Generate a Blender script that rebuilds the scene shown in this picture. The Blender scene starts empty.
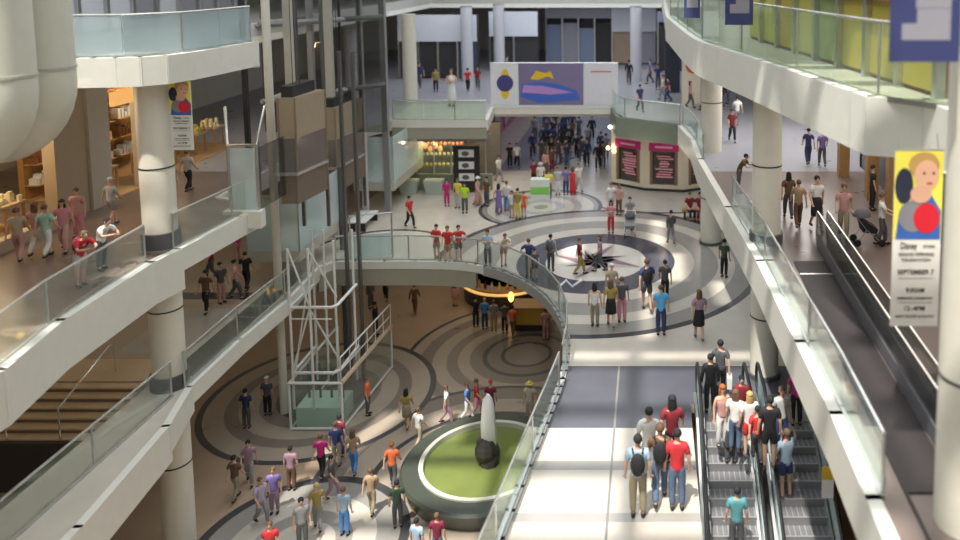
import bpy, bmesh, math, random
from mathutils import Vector, Matrix
random.seed(7)
PI = math.pi
sc = bpy.context.scene
COL = sc.collection
CAMZ, FPX, CX, CY, PITCH = 12.5, 787.0, 650.0, 40.0, math.radians(5.6)

# where the sight line through a pixel of the frame meets a height or a distance
def ray(px, py):
    x = (px-CX)/FPX; v = -(py-CY)/FPX
    return Vector((x, math.cos(PITCH)+v*math.sin(PITCH), -math.sin(PITCH)+v*math.cos(PITCH)))
def at(px, py, z=0.0):
    r = ray(px, py); t = (z-CAMZ)/r.z
    return Vector((r.x*t, r.y*t, z))
def zat(px, py, D):
    r = ray(px, py); t = D/r.y
    return Vector((r.x*t, D, CAMZ+r.z*t))
def pxh(p, h):           # height in pixels of an upright of h metres standing at p
    def pr(q):
        d = q-Vector((0, 0, CAMZ)); dz = d.y*math.cos(PITCH)-d.z*math.sin(PITCH); u = d.y*math.sin(PITCH)+d.z*math.cos(PITCH)
        return CY-FPX*u/dz
    return pr(Vector(p))-pr(Vector(p)+Vector((0, 0, h)))

# ---------------------------------------------------------------- materials
MATS = {}
def newmat(name):
    m = bpy.data.materials.new(name); m.use_nodes = True
    nt = m.node_tree; b = nt.nodes['Principled BSDF']
    return m, nt, b
def mat(name, col, rough=0.5, metal=0.0, var=0.06, scale=3.0, emit=None, es=0.0, spec=0.5):
    if name in MATS: return MATS[name]
    m, nt, b = newmat(name)
    c = (col[0], col[1], col[2], 1)
    n = nt.nodes.new('ShaderNodeTexNoise'); n.inputs['Scale'].default_value = scale; n.inputs['Detail'].default_value = 3
    tc = nt.nodes.new('ShaderNodeTexCoord'); nt.links.new(tc.outputs['Object'], n.inputs['Vector'])
    r = nt.nodes.new('ShaderNodeMapRange'); r.inputs['To Min'].default_value = 1-var; r.inputs['To Max'].default_value = 1+var
    nt.links.new(n.outputs['Fac'], r.inputs['Value'])
    v = nt.nodes.new('ShaderNodeHueSaturation'); v.inputs['Color'].default_value = c
    nt.links.new(r.outputs['Result'], v.inputs['Value']); nt.links.new(v.outputs['Color'], b.inputs['Base Color'])
    b.inputs['Roughness'].default_value = rough; b.inputs['Metallic'].default_value = metal
    b.inputs['Specular IOR Level'].default_value = spec
    if emit:
        b.inputs['Emission Color'].default_value = (*emit, 1); b.inputs['Emission Strength'].default_value = es
    MATS[name] = m; return m
def glassmat(name, tint, clear=0.8, body=(0.5, 0.6, 0.56), bodyf=0.12):
    if name in MATS: return MATS[name]
    m = bpy.data.materials.new(name); m.use_nodes = True; nt = m.node_tree; nt.nodes.clear()
    o = nt.nodes.new('ShaderNodeOutputMaterial')
    t = nt.nodes.new('ShaderNodeBsdfTransparent'); t.inputs['Color'].default_value = (*tint, 1)
    g = nt.nodes.new('ShaderNodeBsdfGlossy'); g.inputs['Roughness'].default_value = 0.04; g.inputs['Color'].default_value = (.85, .95, .93, 1)
    d = nt.nodes.new('ShaderNodeBsdfDiffuse'); d.inputs['Color'].default_value = (*body, 1)
    lw0 = nt.nodes.new('ShaderNodeLayerWeight'); lw0.inputs['Blend'].default_value = .5
    pw = nt.nodes.new('ShaderNodeMath'); pw.operation = 'POWER'; pw.inputs[1].default_value = 4; nt.links.new(lw0.outputs['Facing'], pw.inputs[0])
    lw = nt.nodes.new('ShaderNodeMath'); lw.operation = 'MULTIPLY_ADD'; lw.inputs[1].default_value = .55; lw.inputs[2].default_value = .035; nt.links.new(pw.outputs[0], lw.inputs[0])
    m1 = nt.nodes.new('ShaderNodeMixShader'); m2 = nt.nodes.new('ShaderNodeMixShader')
    nt.links.new(lw.outputs[0], m1.inputs['Fac']); nt.links.new(t.outputs[0], m1.inputs[1]); nt.links.new(g.outputs[0], m1.inputs[2])
    m2.inputs['Fac'].default_value = bodyf
    nt.links.new(m1.outputs[0], m2.inputs[1]); nt.links.new(d.outputs[0], m2.inputs[2]); nt.links.new(m2.outputs[0], o.inputs['Surface'])
    MATS[name] = m; return m

# a floor laid in rings and bands: everything by world position
def floor_mat(name, base, rings=(), rects=(), rough=0.25, tile=0.0, lines=()):
    m, nt, b = newmat(name); N = nt.nodes; L = nt.links
    geo = N.new('ShaderNodeNewGeometry'); sep = N.new('ShaderNodeSeparateXYZ'); L.new(geo.outputs['Position'], sep.inputs[0])
    def mth(op, a, bb=None, c=None):
        n = N.new('ShaderNodeMath'); n.operation = op
        for i, v in enumerate((a, bb, c)):
            if v is None: continue
            if isinstance(v, (int, float)): n.inputs[i].default_value = v
            else: L.new(v, n.inputs[i])
        return n.outputs[0]
    def mix(f, a, bb):
        n = N.new('ShaderNodeMix'); n.data_type = 'RGBA'
        L.new(f, n.inputs[0])
        for i, v in ((6, a), (7, bb)):
            if isinstance(v, tuple): n.inputs[i].default_value = (*v, 1)
            else: L.new(v, n.inputs[i])
        return n.outputs[2]
    X, Y = sep.outputs[0], sep.outputs[1]
    rgb = N.new('ShaderNodeRGB'); rgb.outputs[0].default_value = (*base, 1); cur = rgb.outputs[0]
    if tile:
        fx = mth('LESS_THAN', mth('FRACT', mth('DIVIDE', X, tile)), 0.02); fy = mth('LESS_THAN', mth('FRACT', mth('DIVIDE', Y, tile)), 0.02)
        cur = mix(mth('MULTIPLY', mth('MAXIMUM', fx, fy), 0.5), cur, tuple(c*0.55 for c in base))
    def box(x0, x1, y0, y1):
        a = mth('MULTIPLY', mth('GREATER_THAN', X, x0), mth('LESS_THAN', X, x1))
        return mth('MULTIPLY', a, mth('MULTIPLY', mth('GREATER_THAN', Y, y0), mth('LESS_THAN', Y, y1)))
    for (x0, x1, y0, y1, c) in rects:
        cur = mix(box(x0, x1, y0, y1), cur, c)
    for (cx, cy, bands) in rings:
        dx = mth('SUBTRACT', X, cx); dy = mth('SUBTRACT', Y, cy)
        d = mth('SQRT', mth('ADD', mth('MULTIPLY', dx, dx), mth('MULTIPLY', dy, dy)))
        R = bands[-1][0]; t = mth('DIVIDE', d, R)
        cr = N.new('ShaderNodeValToRGB'); cr.color_ramp.interpolation = 'CONSTANT'; e = cr.color_ramp.elements
        e[0].position = 0; e[0].color = (*bands[0][1], 1)
        prev = bands[0][0]
        e[1].position = min(prev/R, .999); e[1].color = (*bands[min(1, len(bands)-1)][1], 1)
        for (r, c) in bands[2:]:
            pass
        for i in range(2, len(bands)):
            q = e.new(min(bands[i-1][0]/R, .999)); q.color = (*bands[i][1], 1)
        L.new(t, cr.inputs[0])
        cur = mix(mth('LESS_THAN', t, 1.0), cur, cr.outputs[0])
    n = N.new('ShaderNodeTexNoise'); n.inputs['Scale'].default_value = 1.3; n.inputs['Detail'].default_value = 6; L.new(geo.outputs['Position'], n.inputs['Vector'])
    r = N.new('ShaderNodeMapRange'); r.inputs['To Min'].default_value = .88; r.inputs['To Max'].default_value = 1.12; L.new(n.outputs['Fac'], r.inputs['Value'])
    h = N.new('ShaderNodeHueSaturation'); L.new(cur, h.inputs['Color']); L.new(r.outputs[0], h.inputs['Value'])
    L.new(h.outputs['Color'], b.inputs['Base Color'])
    r2 = N.new('ShaderNodeMapRange'); r2.inputs['To Min'].default_value = rough*.7; r2.inputs['To Max'].default_value = rough*1.4; L.new(n.outputs['Fac'], r2.inputs['Value'])
    L.new(r2.outputs[0], b.inputs['Roughness'])
    return m

WHITE = mat('cream_plaster', (.66, .64, .56), .55)
CREAM = mat('cream_column_paint', (.70, .67, .58), .45)
FASC = mat('fascia_white', (.70, .69, .63), .45)
GREENF = mat('fascia_greygreen', (.20, .23, .18), .5)
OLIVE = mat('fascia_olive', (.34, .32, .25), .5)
STEEL = mat('brushed_steel', (.55, .56, .55), .28, .9)
RAILM = mat('rail_steel', (.72, .73, .71), .25, .8)
DARKM = mat('dark_metal', (.05, .05, .055), .4, .5)
BLACK = mat('black_rubber', (.012, .012, .014), .5)
GREYB = mat('grey_band', (.09, .09, .095), .5)
WPAINT = mat('white_steel_paint', (.72, .73, .70), .35)
BRONZE = mat('bronze_panel', (.22, .175, .14), .35, .35)
BRONZE2 = mat('bronze_light', (.40, .33, .24), .35, .3)
WOOD = mat('honey_wood', (.38, .22, .09), .4, var=.2, scale=9)
WOODL = mat('pale_wood', (.42, .31, .20), .5, var=.2, scale=6)
GLASS = glassmat('balustrade_glass', (.95, .975, .965), body=(.6, .68, .65), bodyf=.06)
GLASSB = glassmat('blue_glass', (.90, .96, .97), body=(.74, .86, .87), bodyf=.42)
GLASSD = glassmat('smoked_glass', (.68, .68, .68), body=(.2, .2, .2), bodyf=.08)
GLASSG = glassmat('green_glass', (.92, .97, .90), body=(.55, .66, .5), bodyf=.08)
DARK = mat('dark_interior', (.035, .033, .036), .7)
PINK = mat('magenta_sign', (.55, .015, .20), .4)
YELLOW = mat('yellow_paint', (.75, .5, .03), .4)
WARM = mat('warm_lamp', (1, .8, .5), .5, emit=(1, .62, .25), es=6)
COOL = mat('white_lamp', (1, 1, 1), .5, emit=(1, .96, .9), es=5)
def C(name, col, **k): return mat(name, col, **k)

# ---------------------------------------------------------------- mesh helpers
class MB:
    def __init__(s): s.bm = bmesh.new(); s.mi = 0
    def face(s, pts):
        f = s.bm.faces.new([s.bm.verts.new(p) for p in pts]); f.material_index = s.mi; return f
    def box(s, x0, x1, y0, y1, z0, z1, M=None):
        v = [s.bm.verts.new((M @ Vector(p)) if M else p) for p in ((x0, y0, z0), (x1, y0, z0), (x1, y1, z0), (x0, y1, z0), (x0, y0, z1), (x1, y0, z1), (x1, y1, z1), (x0, y1, z1))]
        for q in ((0, 3, 2, 1), (4, 5, 6, 7), (0, 1, 5, 4), (1, 2, 6, 5), (2, 3, 7, 6), (3, 0, 4, 7)):
            f = s.bm.faces.new([v[i] for i in q]); f.material_index = s.mi
        return s
    def prism(s, poly, z0, z1, top=None):
        lo = [s.bm.verts.new((p[0], p[1], z0)) for p in poly]; hi = [s.bm.verts.new((p[0], p[1], z1)) for p in poly]
        n = len(poly)
        f = s.bm.faces.new(lo[::-1]); f.material_index = s.mi
        f = s.bm.faces.new(hi); f.material_index = s.mi if top is None else top
        for i in range(n):
            f = s.bm.faces.new((lo[i], lo[(i+1) % n], hi[(i+1) % n], hi[i])); f.material_index = s.mi
        return s
    def band(s, path, z0, z1, t=0.06, slope=None):   # thin upright wall along a path, t thick
        for a, b in zip(path[:-1], path[1:]):
            a = Vector(a[:2]); b = Vector(b[:2]); d = b-a
            if d.length < 1e-6: continue
            n = Vector((-d.y, d.x)).normalized()*t/2; e = d.normalized()*t*0.25
            q = [a-e-n, b+e-n, b+e+n, a-e+n]
            s.prism([(p.x, p.y) for p in q], z0, z1)
        return s
    def loft(s, rings, cap=True):
        vs = [[s.bm.verts.new(p) for p in r] for r in rings]
        n = len(vs[0])
        for a, b in zip(vs[:-1], vs[1:]):
            for i in range(n):
                f = s.bm.faces.new((a[i], a[(i+1) % n], b[(i+1) % n], b[i])); f.material_index = s.mi
        if cap:
            s.bm.faces.new(vs[0][::-1]).material_index = s.mi; s.bm.faces.new(vs[-1]).material_index = s.mi
        return s
    def tube(s, pts, r, n=8, closed=False):
        pts = [Vector(p) for p in pts]; rings = []
        rr = r if isinstance(r, (list, tuple)) else [r]*len(pts)
        up = Vector((0, 0, 1)); last = None
        for i, p in enumerate(pts):
            if i == 0: d = pts[1]-p
            elif i == len(pts)-1: d = p-pts[i-1]
            else: d = (pts[i+1]-p).normalized()+(p-pts[i-1]).normalized()
            if d.length < 1e-9: d = Vector((0, 0, 1))
            d.normalize()
            if last is None:
                a = up.cross(d)
                if a.length < 1e-3: a = Vector((1, 0, 0))
            else: a = last-d*last.dot(d)
            a.normalize(); last = a; b = d.cross(a)
            rings.append([p+(a*math.cos(2*PI*k/n)+b*math.sin(2*PI*k/n))*rr[i] for k in range(n)])
        return s.loft(rings)
    def lathe(s, prof, c=(0, 0), n=32):
        return s.loft([[(c[0]+r*math.cos(2*PI*k/n), c[1]+r*math.sin(2*PI*k/n), z) for k in range(n)] for r, z in prof])
    def cyl(s, x, y, r, z0, z1, n=24): return s.lathe([(r, z0), (r, z1)], (x, y), n)
    def ell(s, c, rad, n=10, m=7, zmin=-1):
        rings = []
        for j in range(m):
            t = -PI/2+PI*(j+.5)/m
            if math.sin(t) < zmin: continue
            rings.append([(c[0]+rad[0]*math.cos(t)*math.cos(2*PI*k/n), c[1]+rad[1]*math.cos(t)*math.sin(2*PI*k/n), c[2]+rad[2]*math.sin(t)) for k in range(n)])
        return s.loft(rings)
    def mesh(s, name, mats, smooth=False):
        bmesh.ops.recalc_face_normals(s.bm, faces=s.bm.faces)
        me = bpy.data.meshes.new(name); s.bm.to_mesh(me); s.bm.free()
        for m in (mats if isinstance(mats, (list, tuple)) else [mats]): me.materials.append(m)
        if smooth:
            me.shade_smooth()
            try: me.set_sharp_from_angle(angle=math.radians(40))
            except Exception: pass
        return me
    def build(s, name, mats, parent=None, smooth=False, label=None):
        if parent is not None:
            off = Vector((0, 0, 0)); q = parent
            while q is not None: off += q.location; q = q.parent
            bmesh.ops.translate(s.bm, verts=s.bm.verts, vec=-off)
        me = s.mesh(name, mats, smooth)
        o = bpy.data.objects.new(name, me); COL.objects.link(o)
        if parent is not None: o.parent = parent
        if label: o['label'] = label
        return o
def tag(o, label=None, cat=None, group=None, kind=None):
    if label: o['label'] = label
    if cat: o['category'] = cat
    if group: o['group'] = group
    if kind: o['kind'] = kind
    return o
def empty(name, loc, label=None, cat=None, group=None):
    o = bpy.data.objects.new(name, None); COL.objects.link(o); o.location = loc; o.empty_display_size = .2
    return tag(o, label, cat, group)
def struct(name, mb, m, smooth=False):
    o = mb.build(name, m, None, smooth); o['kind'] = 'structure'; return o
def copy_tree(o, parent=None):
    c = o.copy(); COL.objects.link(c); c.parent = parent
    for ch in list(o.children): copy_tree(ch, c)
    return c
def arc(cx, cy, r, a0, a1, n):
    return [(cx+r*math.cos(math.radians(a0+(a1-a0)*i/n)), cy+r*math.sin(math.radians(a0+(a1-a0)*i/n))) for i in range(n+1)]
def smoothpath(pts, k=4):
    P = [Vector(p[:2]) for p in pts]; out = []
    for i in range(len(P)-1):
        p0 = P[max(i-1, 0)]; p1 = P[i]; p2 = P[i+1]; p3 = P[min(i+2, len(P)-1)]
        for j in range(k):
            t = j/k
            q = 0.5*((2*p1)+(p2-p0)*t+(2*p0-5*p1+4*p2-p3)*t*t+(3*p1-p0-3*p2+p3)*t**3)
            out.append((q.x, q.y))
    out.append((P[-1].x, P[-1].y)); return out
# ---------------------------------------------------------------- levels
Z1, Z2, Z3, Z4, Z5 = -5.0, 0.0, 4.2, 9.9, 15.4
def xy(px, py, z): p = at(px, py, z); return (p.x, p.y)

# edge lines (plan view)
L2L = [(-12.5, 6.0), xy(78, 528, 0), xy(166, 427, 0), xy(189, 388, 0), xy(240, 340, 0), xy(288, 300, 0), xy(318, 268, 0)]
L2F = [xy(335, 262, 0), xy(440, 262, 0), xy(485, 267, 0), xy(520, 279, 0), xy(545, 296, 0), xy(561, 318, 0), xy(567, 340, 0), xy(564, 372, 0), xy(553, 405, 0), xy(535, 450, 0), xy(500, 540, 0), (-3.6, 12.0), (-3.6, 6.0)]
L2F = smoothpath(L2F, 4)
ESY = 21.3
esx0, esx1 = 1.15, 4.75
L2poly = [(-26, 6)] + L2L + L2F + [(esx0, 6), (esx0, ESY), (esx1, ESY), (esx1, 6), (16, 6), (16, 75), (-26, 75)]
# wide stair notch on the left
STX0, STX1, STY0, STY1 = -26, -14.9, 20.9, 22.5
L2poly = [L2L[0], *L2L[1:]] + L2F + [(esx0, 6), (esx0, ESY), (esx1, ESY), (esx1, 6), (16, 6), (16, 75), (-26, 75), (-26, STY1), (STX1, STY1), (STX1, 6)]

hM = (.19, .16, .135); hL = (.35, .295, .235)
gB = (.10, .095, .09); gM = (.27, .255, .235); gL = (.50, .46, .40); gD = (.05, .05, .055); BE = (.54, .495, .43)
def bands(seq): return [(r, c) for r, c in seq]
cc = at(596, 261, 0); rc = at(541, 207, 0)
compass = (cc.x, cc.y, bands([(2.1, (.60, .56, .50)), (3.3, (.06, .06, .08)), (4.1, gL), (5.1, gM), (5.8, gL), (6.6, gM), (6.9, gD)]))
ringC = (rc.x, rc.y, bands([(.35, gM), (.8, gL), (1.2, (.36, .35, .34)), (1.7, gL), (2.1, (.34, .33, .33)), (2.7, gL), (2.95, gM), (3.15, gD)]))
ringC2 = (rc.x, rc.y, bands([(4.9, (.50, .47, .43)), (5.1, gD)]))
rk = at(665, 175, 0); ringK = (rk.x, rk.y, bands([(7.0, (.45, .43, .40)), (7.2, gD)]))
rd = at(377, 256, 0)
ringD = (rd.x, rd.y, bands([(3.2, BE), (3.4, gD)]))
p1 = xy(568, 428, 0); p2 = xy(700, 366, 0)
wk = [(-4.5, 4.8, p1[1], p2[1], (.085, .085, .105)), (-9.2, -2.0, 46.5, 70, (.26, .26, .30))]
for a, b, c in ((470, 461, .30), (522, 513, .33)):
    wk.append((-4.5, 1.2, at(600, a, 0).y, at(600, b, 0).y, (c, c*.95, c*.88)))
jx = at(615, 420, 0).x
wk += [(-14.7, -13.9, 22.8, 32, (.06, .055, .05)), (-26, -14.9, 22.6, 45, (.36, .28, .21)), (-17.2, -14.9, 24.2, 27.5, (.36, .34, .31)), (-26, -15, 28.3, 28.9, (.05, .05, .05))]
wk.append((jx-.03, jx+.03, 6, p2[1], (.2, .19, .18)))
F2 = floor_mat('level_two_stone', BE, rings=[ringK, ringD, ringC, compass], rects=wk, rough=.22, tile=0.0)
mb = MB(); mb.prism(L2poly, Z2-.28, Z2, top=1); struct('floor', mb, [mat('soffit_paint', (.45, .42, .36), .6), F2])

# lower floor with its rings
def lower_ring(px, py, s=1.0):
    c = at(px, py, Z1)
    return (c.x, c.y, bands([(.95*s, (.10, .085, .075)), (1.1*s, gD), (1.75*s, gM), (1.95*s, gD), (2.5*s, gM), (3.0*s, gL), (3.5*s, gM), (4.25*s, gL), (4.5*s, gD)]))
ra = at(322, 395, Z1); rb = at(527, 354, Z1)
ringA = (ra.x, ra.y, bands([(1.5, (.10, .08, .07)), (1.7, gD), (2.3, hM), (3.0, hL), (3.5, hM), (4.25, hL), (4.5, gD)]))
ringB = (rb.x, rb.y, bands([(.98, (.24, .2, .17)), (1.16, gD), (1.75, hM), (1.95, gD), (2.5, hM), (3.0, hL), (3.5, hM), (4.1, hL), (4.7, hM), (5.2, hL), (5.4, gD)]))
FO = at(486, 478, Z1)
ringF = (FO.x, FO.y, bands([(2.6, hM), (3.8, hL), (4.0, gD), (4.9, hL), (5.7, hM), (5.9, gD)]))
rg = at(300, 545, Z1)
ringG = (rg.x, rg.y, bands([(1.0, gL), (1.5, gM), (2.2, gL), (2.9, gM), (3.2, gD)]))
F1 = floor_mat('lower_level_stone', (.37, .27, .19), rings=[ringB, ringF, ringA, ringG], rough=.3)
mb = MB(); mb.prism([(-26, -10), (16, -10), (16, 75), (-26, 75)], Z1-.3, Z1); struct('floor', mb, F1)

# level three
e3 = [(-14.3, 6.0), xy(0, 372, Z3), xy(60, 322, Z3), xy(150, 264, Z3), xy(178, 251, Z3), xy(240, 218, Z3), xy(262, 207, Z3)]
L3L = e3 + [(-15.3, 27.2), (-15.3, 37.5), xy(393, 121, Z3), xy(486, 121, Z3), xy(492, 108, Z3), xy(612, 108, Z3), xy(618, 118, Z3), xy(640, 121, Z3), xy(680, 126, Z3), xy(693, 140, Z3), xy(700, 160, Z3), xy(728, 208, Z3), xy(760, 262, Z3), xy(800, 343, Z3), xy(836, 415, Z3), xy(873, 500, Z3), (3.5, 6.0)]
PITY = at(812, 262, Z3).y
px0, px1 = at(800, 275, Z3).x, at(828, 275, Z3).x+.12
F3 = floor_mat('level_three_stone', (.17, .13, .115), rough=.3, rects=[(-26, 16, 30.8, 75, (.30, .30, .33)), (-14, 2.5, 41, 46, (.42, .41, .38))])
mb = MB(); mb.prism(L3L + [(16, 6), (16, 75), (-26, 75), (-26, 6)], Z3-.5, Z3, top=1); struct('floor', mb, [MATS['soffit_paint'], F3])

# level four
L4R = [xy(668, 18, Z4), xy(695, 40, Z4), xy(722, 50, Z4), xy(753, 60, Z4), xy(800, 76, Z4), xy(870, 100, Z4), xy(927, 103, Z4), xy(960, 117, Z4), (5.35, 6)]
L4L = [(-15.9, 6), (-15.9, 14.5), xy(40, 61, Z4), xy(75, 60, Z4), xy(165, 57, Z4), xy(255, 43, Z4)]
L4poly = smoothpath(L4L, 4) + [(-16.8, 27.2), (-16.8, 60), (1.0, 60)] + L4R + [(16, 6), (16, 75), (-26, 75), (-26, 6)]
F4 = floor_mat('level_four_stone', (.45, .43, .40), rough=.3)
mb = MB(); mb.prism(L4poly, Z4-.45, Z4, top=1); struct('floor', mb, [MATS['soffit_paint'], F4])
# level five galleries
for poly in ([(-26, 6), (-17.5, 6), (-17.0, 30), (-14, 60), (-14, 75), (-26, 75)], [(16, 6), (6.9, 6), (6.2, 15), (5.0, 26), (3.6, 60), (3.6, 75), (16, 75)]):
    mb = MB(); mb.prism(poly, Z5-.5, Z5); struct('floor', mb, WHITE)

# fascias
nt_ = [0]
def trim(path, z0, z1, m, t=.12, closed=False):
    nt_[0] += 1
    mb = MB(); mb.band(path, z0, z1, t); return struct('trim_%d' % nt_[0], mb, m, False)
trim(L2L[:3], -1.0, .04, FASC, .2)
trim([L2L[2], L2L[3]], -.75, .04, FASC, .2)
trim(L2L[3:], -.52, .04, FASC, .14)
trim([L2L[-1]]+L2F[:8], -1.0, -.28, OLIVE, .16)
trim([L2L[-1]]+L2F[:9], -.28, .05, FASC, .2)
trim(L2F[8:], -.34, .05, mat('grey_fascia', (.33, .33, .32), .4), .2)
trim(L3L[:5], Z3-1.15, Z3+.06, FASC, .24)
trim(L3L[4:9], Z3-.62, Z3+.06, FASC, .16)
trim(L3L[9:11], Z3-.34, Z3+.06, FASC, .2)
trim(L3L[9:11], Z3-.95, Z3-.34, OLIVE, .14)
trim(L3L[10:12], Z3-.5, Z3+.05, FASC, .2)
trim(L3L[11:13], Z3-.35, Z3+.06, FASC, .2)
trim(L3L[12:16], Z3-1.0, Z3+.05, GREENF, .2)
trim(L3L[15:], Z3-.95, Z3+.05, FASC, .24)
trim(smoothpath(L4L, 4), Z4-.75, Z4+.05, FASC, .2)
r4 = smoothpath(L4R[:6], 4)+L4R[6:]
trim(r4, Z4-1.05, Z4+.08, FASC, .22)
trim([L4L[-1], (-16.8, 27.2), (-16.8, 60), (1.0, 60), L4R[0]], Z4-.8, Z4+.05, FASC, .2)

# outer walls, roof with skylight
mb = MB(); mb.box(-26.3, -26, -10, 75, Z1, 24); struct('wall_left', mb, WHITE)
mb = MB(); mb.box(16, 16.3, -10, 75, Z1, 24); struct('wall_right', mb, WHITE)
mb = MB(); mb.box(-26, 16, 75, 75.3, Z1, 24); struct('wall_far', mb, WHITE)
mb = MB(); mb.box(-26, 16, -10.3, -10, Z1, 24); struct('wall_near', mb, WHITE)
SKX0, SKX1 = -18.0, 5.0
mb = MB(); mb.box(-26, SKX0, -10, 75, 24, 24.3); struct('ceiling', mb, WHITE)
mb = MB(); mb.box(SKX1, 16, -10, 75, 24, 24.3); struct('ceiling', mb, WHITE)
mb = MB()
y = -10
while y < 75:
    mb.box(SKX0, SKX1, y, y+.5, 23.8, 24.2); y += 2.6 if y < 12 else 100
mb.box(-10, -9.6, -10, 75, 23.8, 24.2); mb.box(-4.7, -4.3, -10, 75, 23.8, 24.2); mb.box(.6, 1.0, -10, 75, 23.8, 24.2)
struct('trim_%d' % (nt_[0]+1), mb, WPAINT); nt_[0] += 1

# closed unseen roof farther along, its openings placed to cast the sun patches
mb = MB()
holes = [(-4.7, -3.9, 15.2, 19.4), (-18, -11.5, 14.4, 17.2), (-4.2, -2.6, 20.0, 23.0), (-4.0, -3.3, 24.0, 27.5), (-7.8, -7.0, 22.0, 24.5), (-1.6, -.9, 17.8, 20.0)]
xs_ = sorted({SKX0, SKX1, *[h[0] for h in holes], *[h[1] for h in holes]}); ys_ = sorted({14.3, 75, *[h[2] for h in holes], *[h[3] for h in holes]})
for a, b in zip(xs_[:-1], xs_[1:]):
    for c, d in zip(ys_[:-1], ys_[1:]):
        if not any(h[0] <= (a+b)/2 <= h[1] and h[2] <= (c+d)/2 <= h[3] for h in holes): mb.box(a, b, c, d, 24, 24.3)
struct('ceiling', mb, WHITE)

# ---------------------------------------------------------------- columns
def column(x, y, r, z0, z1, label, bands_=(), joints=(), name='column', m=None):
    e = empty(name, (x, y, z0), label, 'column')
    mb = MB(); mb.cyl(x, y, r, z0, z1, 40); mb.build('shaft', m or CREAM, e, True)
    for (a, b) in bands_:
        mb = MB(); mb.cyl(x, y, r+.07, a, b, 40); mb.build('band', GREYB, e, True)
    for a in joints:
        mb = MB(); mb.cyl(x, y, r+.012, a-.02, a+.02, 40); mb.build('joint_ring', DARKM, e, True)
    return e
pl = zat(170, 380, 22.3)
column(pl.x, 22.3, .45, Z1, Z4-.45, 'tall cream column at the left gallery edge, beside the small hanging banner', [(4.3, 4.75), (-.05, .42)], (2.4, 6.65, -2.4))
pr_ = zat(765, 300, 22.9)
column(pr_.x, 22.9, .43, Z2, Z4-.45, 'cream column rising past the right gallery from the crowded escalator head', [(4.02, 4.5), (0, .14)], (1.9, 6.55))
pc = zat(711, 200, 34.3)
column(pc.x, 34.3, .46, Z2, Z4-.45, 'cream column standing between the compass floor and the pink-signed shop', [(Z3-.5, Z3-.05), (0, .12)], (2.1, 6.4))
pk = zat(943, 300, 11.0)
column(pk.x+.45, 11.0, .45, Z3, 23.7, 'cream column at the right edge of the photo, next to the big hanging banner', (), (6.5,))
pf = zat(410, 75, 47.0)
column(pf.x, 47, .42, Z3, Z4-.45, 'white column on the third level above the food stall', (), ())
pe = zat(272, 150, 29.2)
column(pe.x, 29.2, .15, Z1, 23.6, 'slim cream steel post left of the bronze lift cars', (), (), name='steel_post')
pd = zat(346, 300, 33.5)
e = column(pd.x, 33.5, .17, Z1, 3.7, 'dark slim steel mast rising behind the lift frame', (), (), name='steel_post', m=mat('mast_grey', (.16, .16, .16), .4, .5))

# ---------------------------------------------------------------- balustrades
def resample(path, step):
    P = [Vector((p[0], p[1])) for p in path]; L = [0]
    for a, b in zip(P[:-1], P[1:]): L.append(L[-1]+(b-a).length)
    n = max(1, round(L[-1]/step)); out = []
    for i in range(n+1):
        d = L[-1]*i/n
        for k in range(len(P)-1):
            if d <= L[k+1]+1e-9:
                t = (d-L[k])/max(L[k+1]-L[k], 1e-9); out.append(P[k].lerp(P[k+1], t)); break
    return out
def balustrade(path, z, label, h=1.1, step=1.6, glass=None, rail=None, posts=True, inset=0.0):
    pts = resample(path, step)
    e = empty('glass_balustrade', (pts[0].x, pts[0].y, z), label, 'balustrade')
    for a, b in zip(pts[:-1], pts[1:]):
        d = (b-a).normalized()*.02
        mb = MB(); mb.band([a+d, b-d], z+.06, z+h-.04, .024); mb.build('glass_panel', glass or GLASS, e)
    mb = MB(); mb.tube([(p.x, p.y, z+h) for p in pts], .032, 8); mb.build('handrail', rail or RAILM, e, True)
    mb = MB(); mb.band(pts, z, z+.1, .07); mb.build('base_channel', STEEL, e)
    if posts:
        for p in pts[::2]:
            mb = MB(); mb.cyl(p.x, p.y, .028, z, z+h, 8); mb.build('post', STEEL, e, True)
    return e
def shift(path, dx, dy=0): return [(p[0]+dx, p[1]+dy) for p in path]
balustrade([(-13.9, 9), (-13.8, 21.6)], Z2, 'glass balustrade between the wide wooden steps and the low ledge at left', glass=GLASS, h=1.1)
balustrade(shift(L2L[3:], -.12), Z2, 'glass balustrade on the second-level walk left of the lift frame')
balustrade(shift(L2F[:30], .02, .05), Z2, 'curved glass balustrade around the far side of the atrium opening')
balustrade(L2F[30:], Z2, 'glass balustrade along the left side of the near walkway', glass=GLASS)
balustrade(shift(L3L[:4], -.12), Z3, 'glass balustrade where two people lean on the left third-level gallery', step=2.0)
balustrade(shift(L3L[4:7], -.12), Z3, 'glass balustrade on the third level between the column and the lifts')
balustrade(L3L[9:11], Z3, 'glass balustrade above the food stall', glass=GLASSG)
balustrade(L3L[12:16], Z3, 'glass balustrade above the pink-signed shop')
balustrade(shift(L3L[15:18], .14), Z3, 'glass balustrade on the right gallery behind the two columns')
balustrade(shift(L3L[18:-1], .14), Z3, 'glass balustrade running down the right gallery edge toward the viewer', step=2.4)
balustrade(shift(smoothpath(L4L, 4), -.14), Z4, 'glass balustrade of the upper gallery at top left', h=1.2, glass=glassmat('frosted_glass', (.75, .84, .86), body=(.6, .68, .70), bodyf=.35))
balustrade([(p[0]+.12, p[1]) for p in r4], Z4, 'tall curved green-tinted glass balustrade of the upper right gallery', h=1.5, glass=GLASSG, step=1.9)
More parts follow.
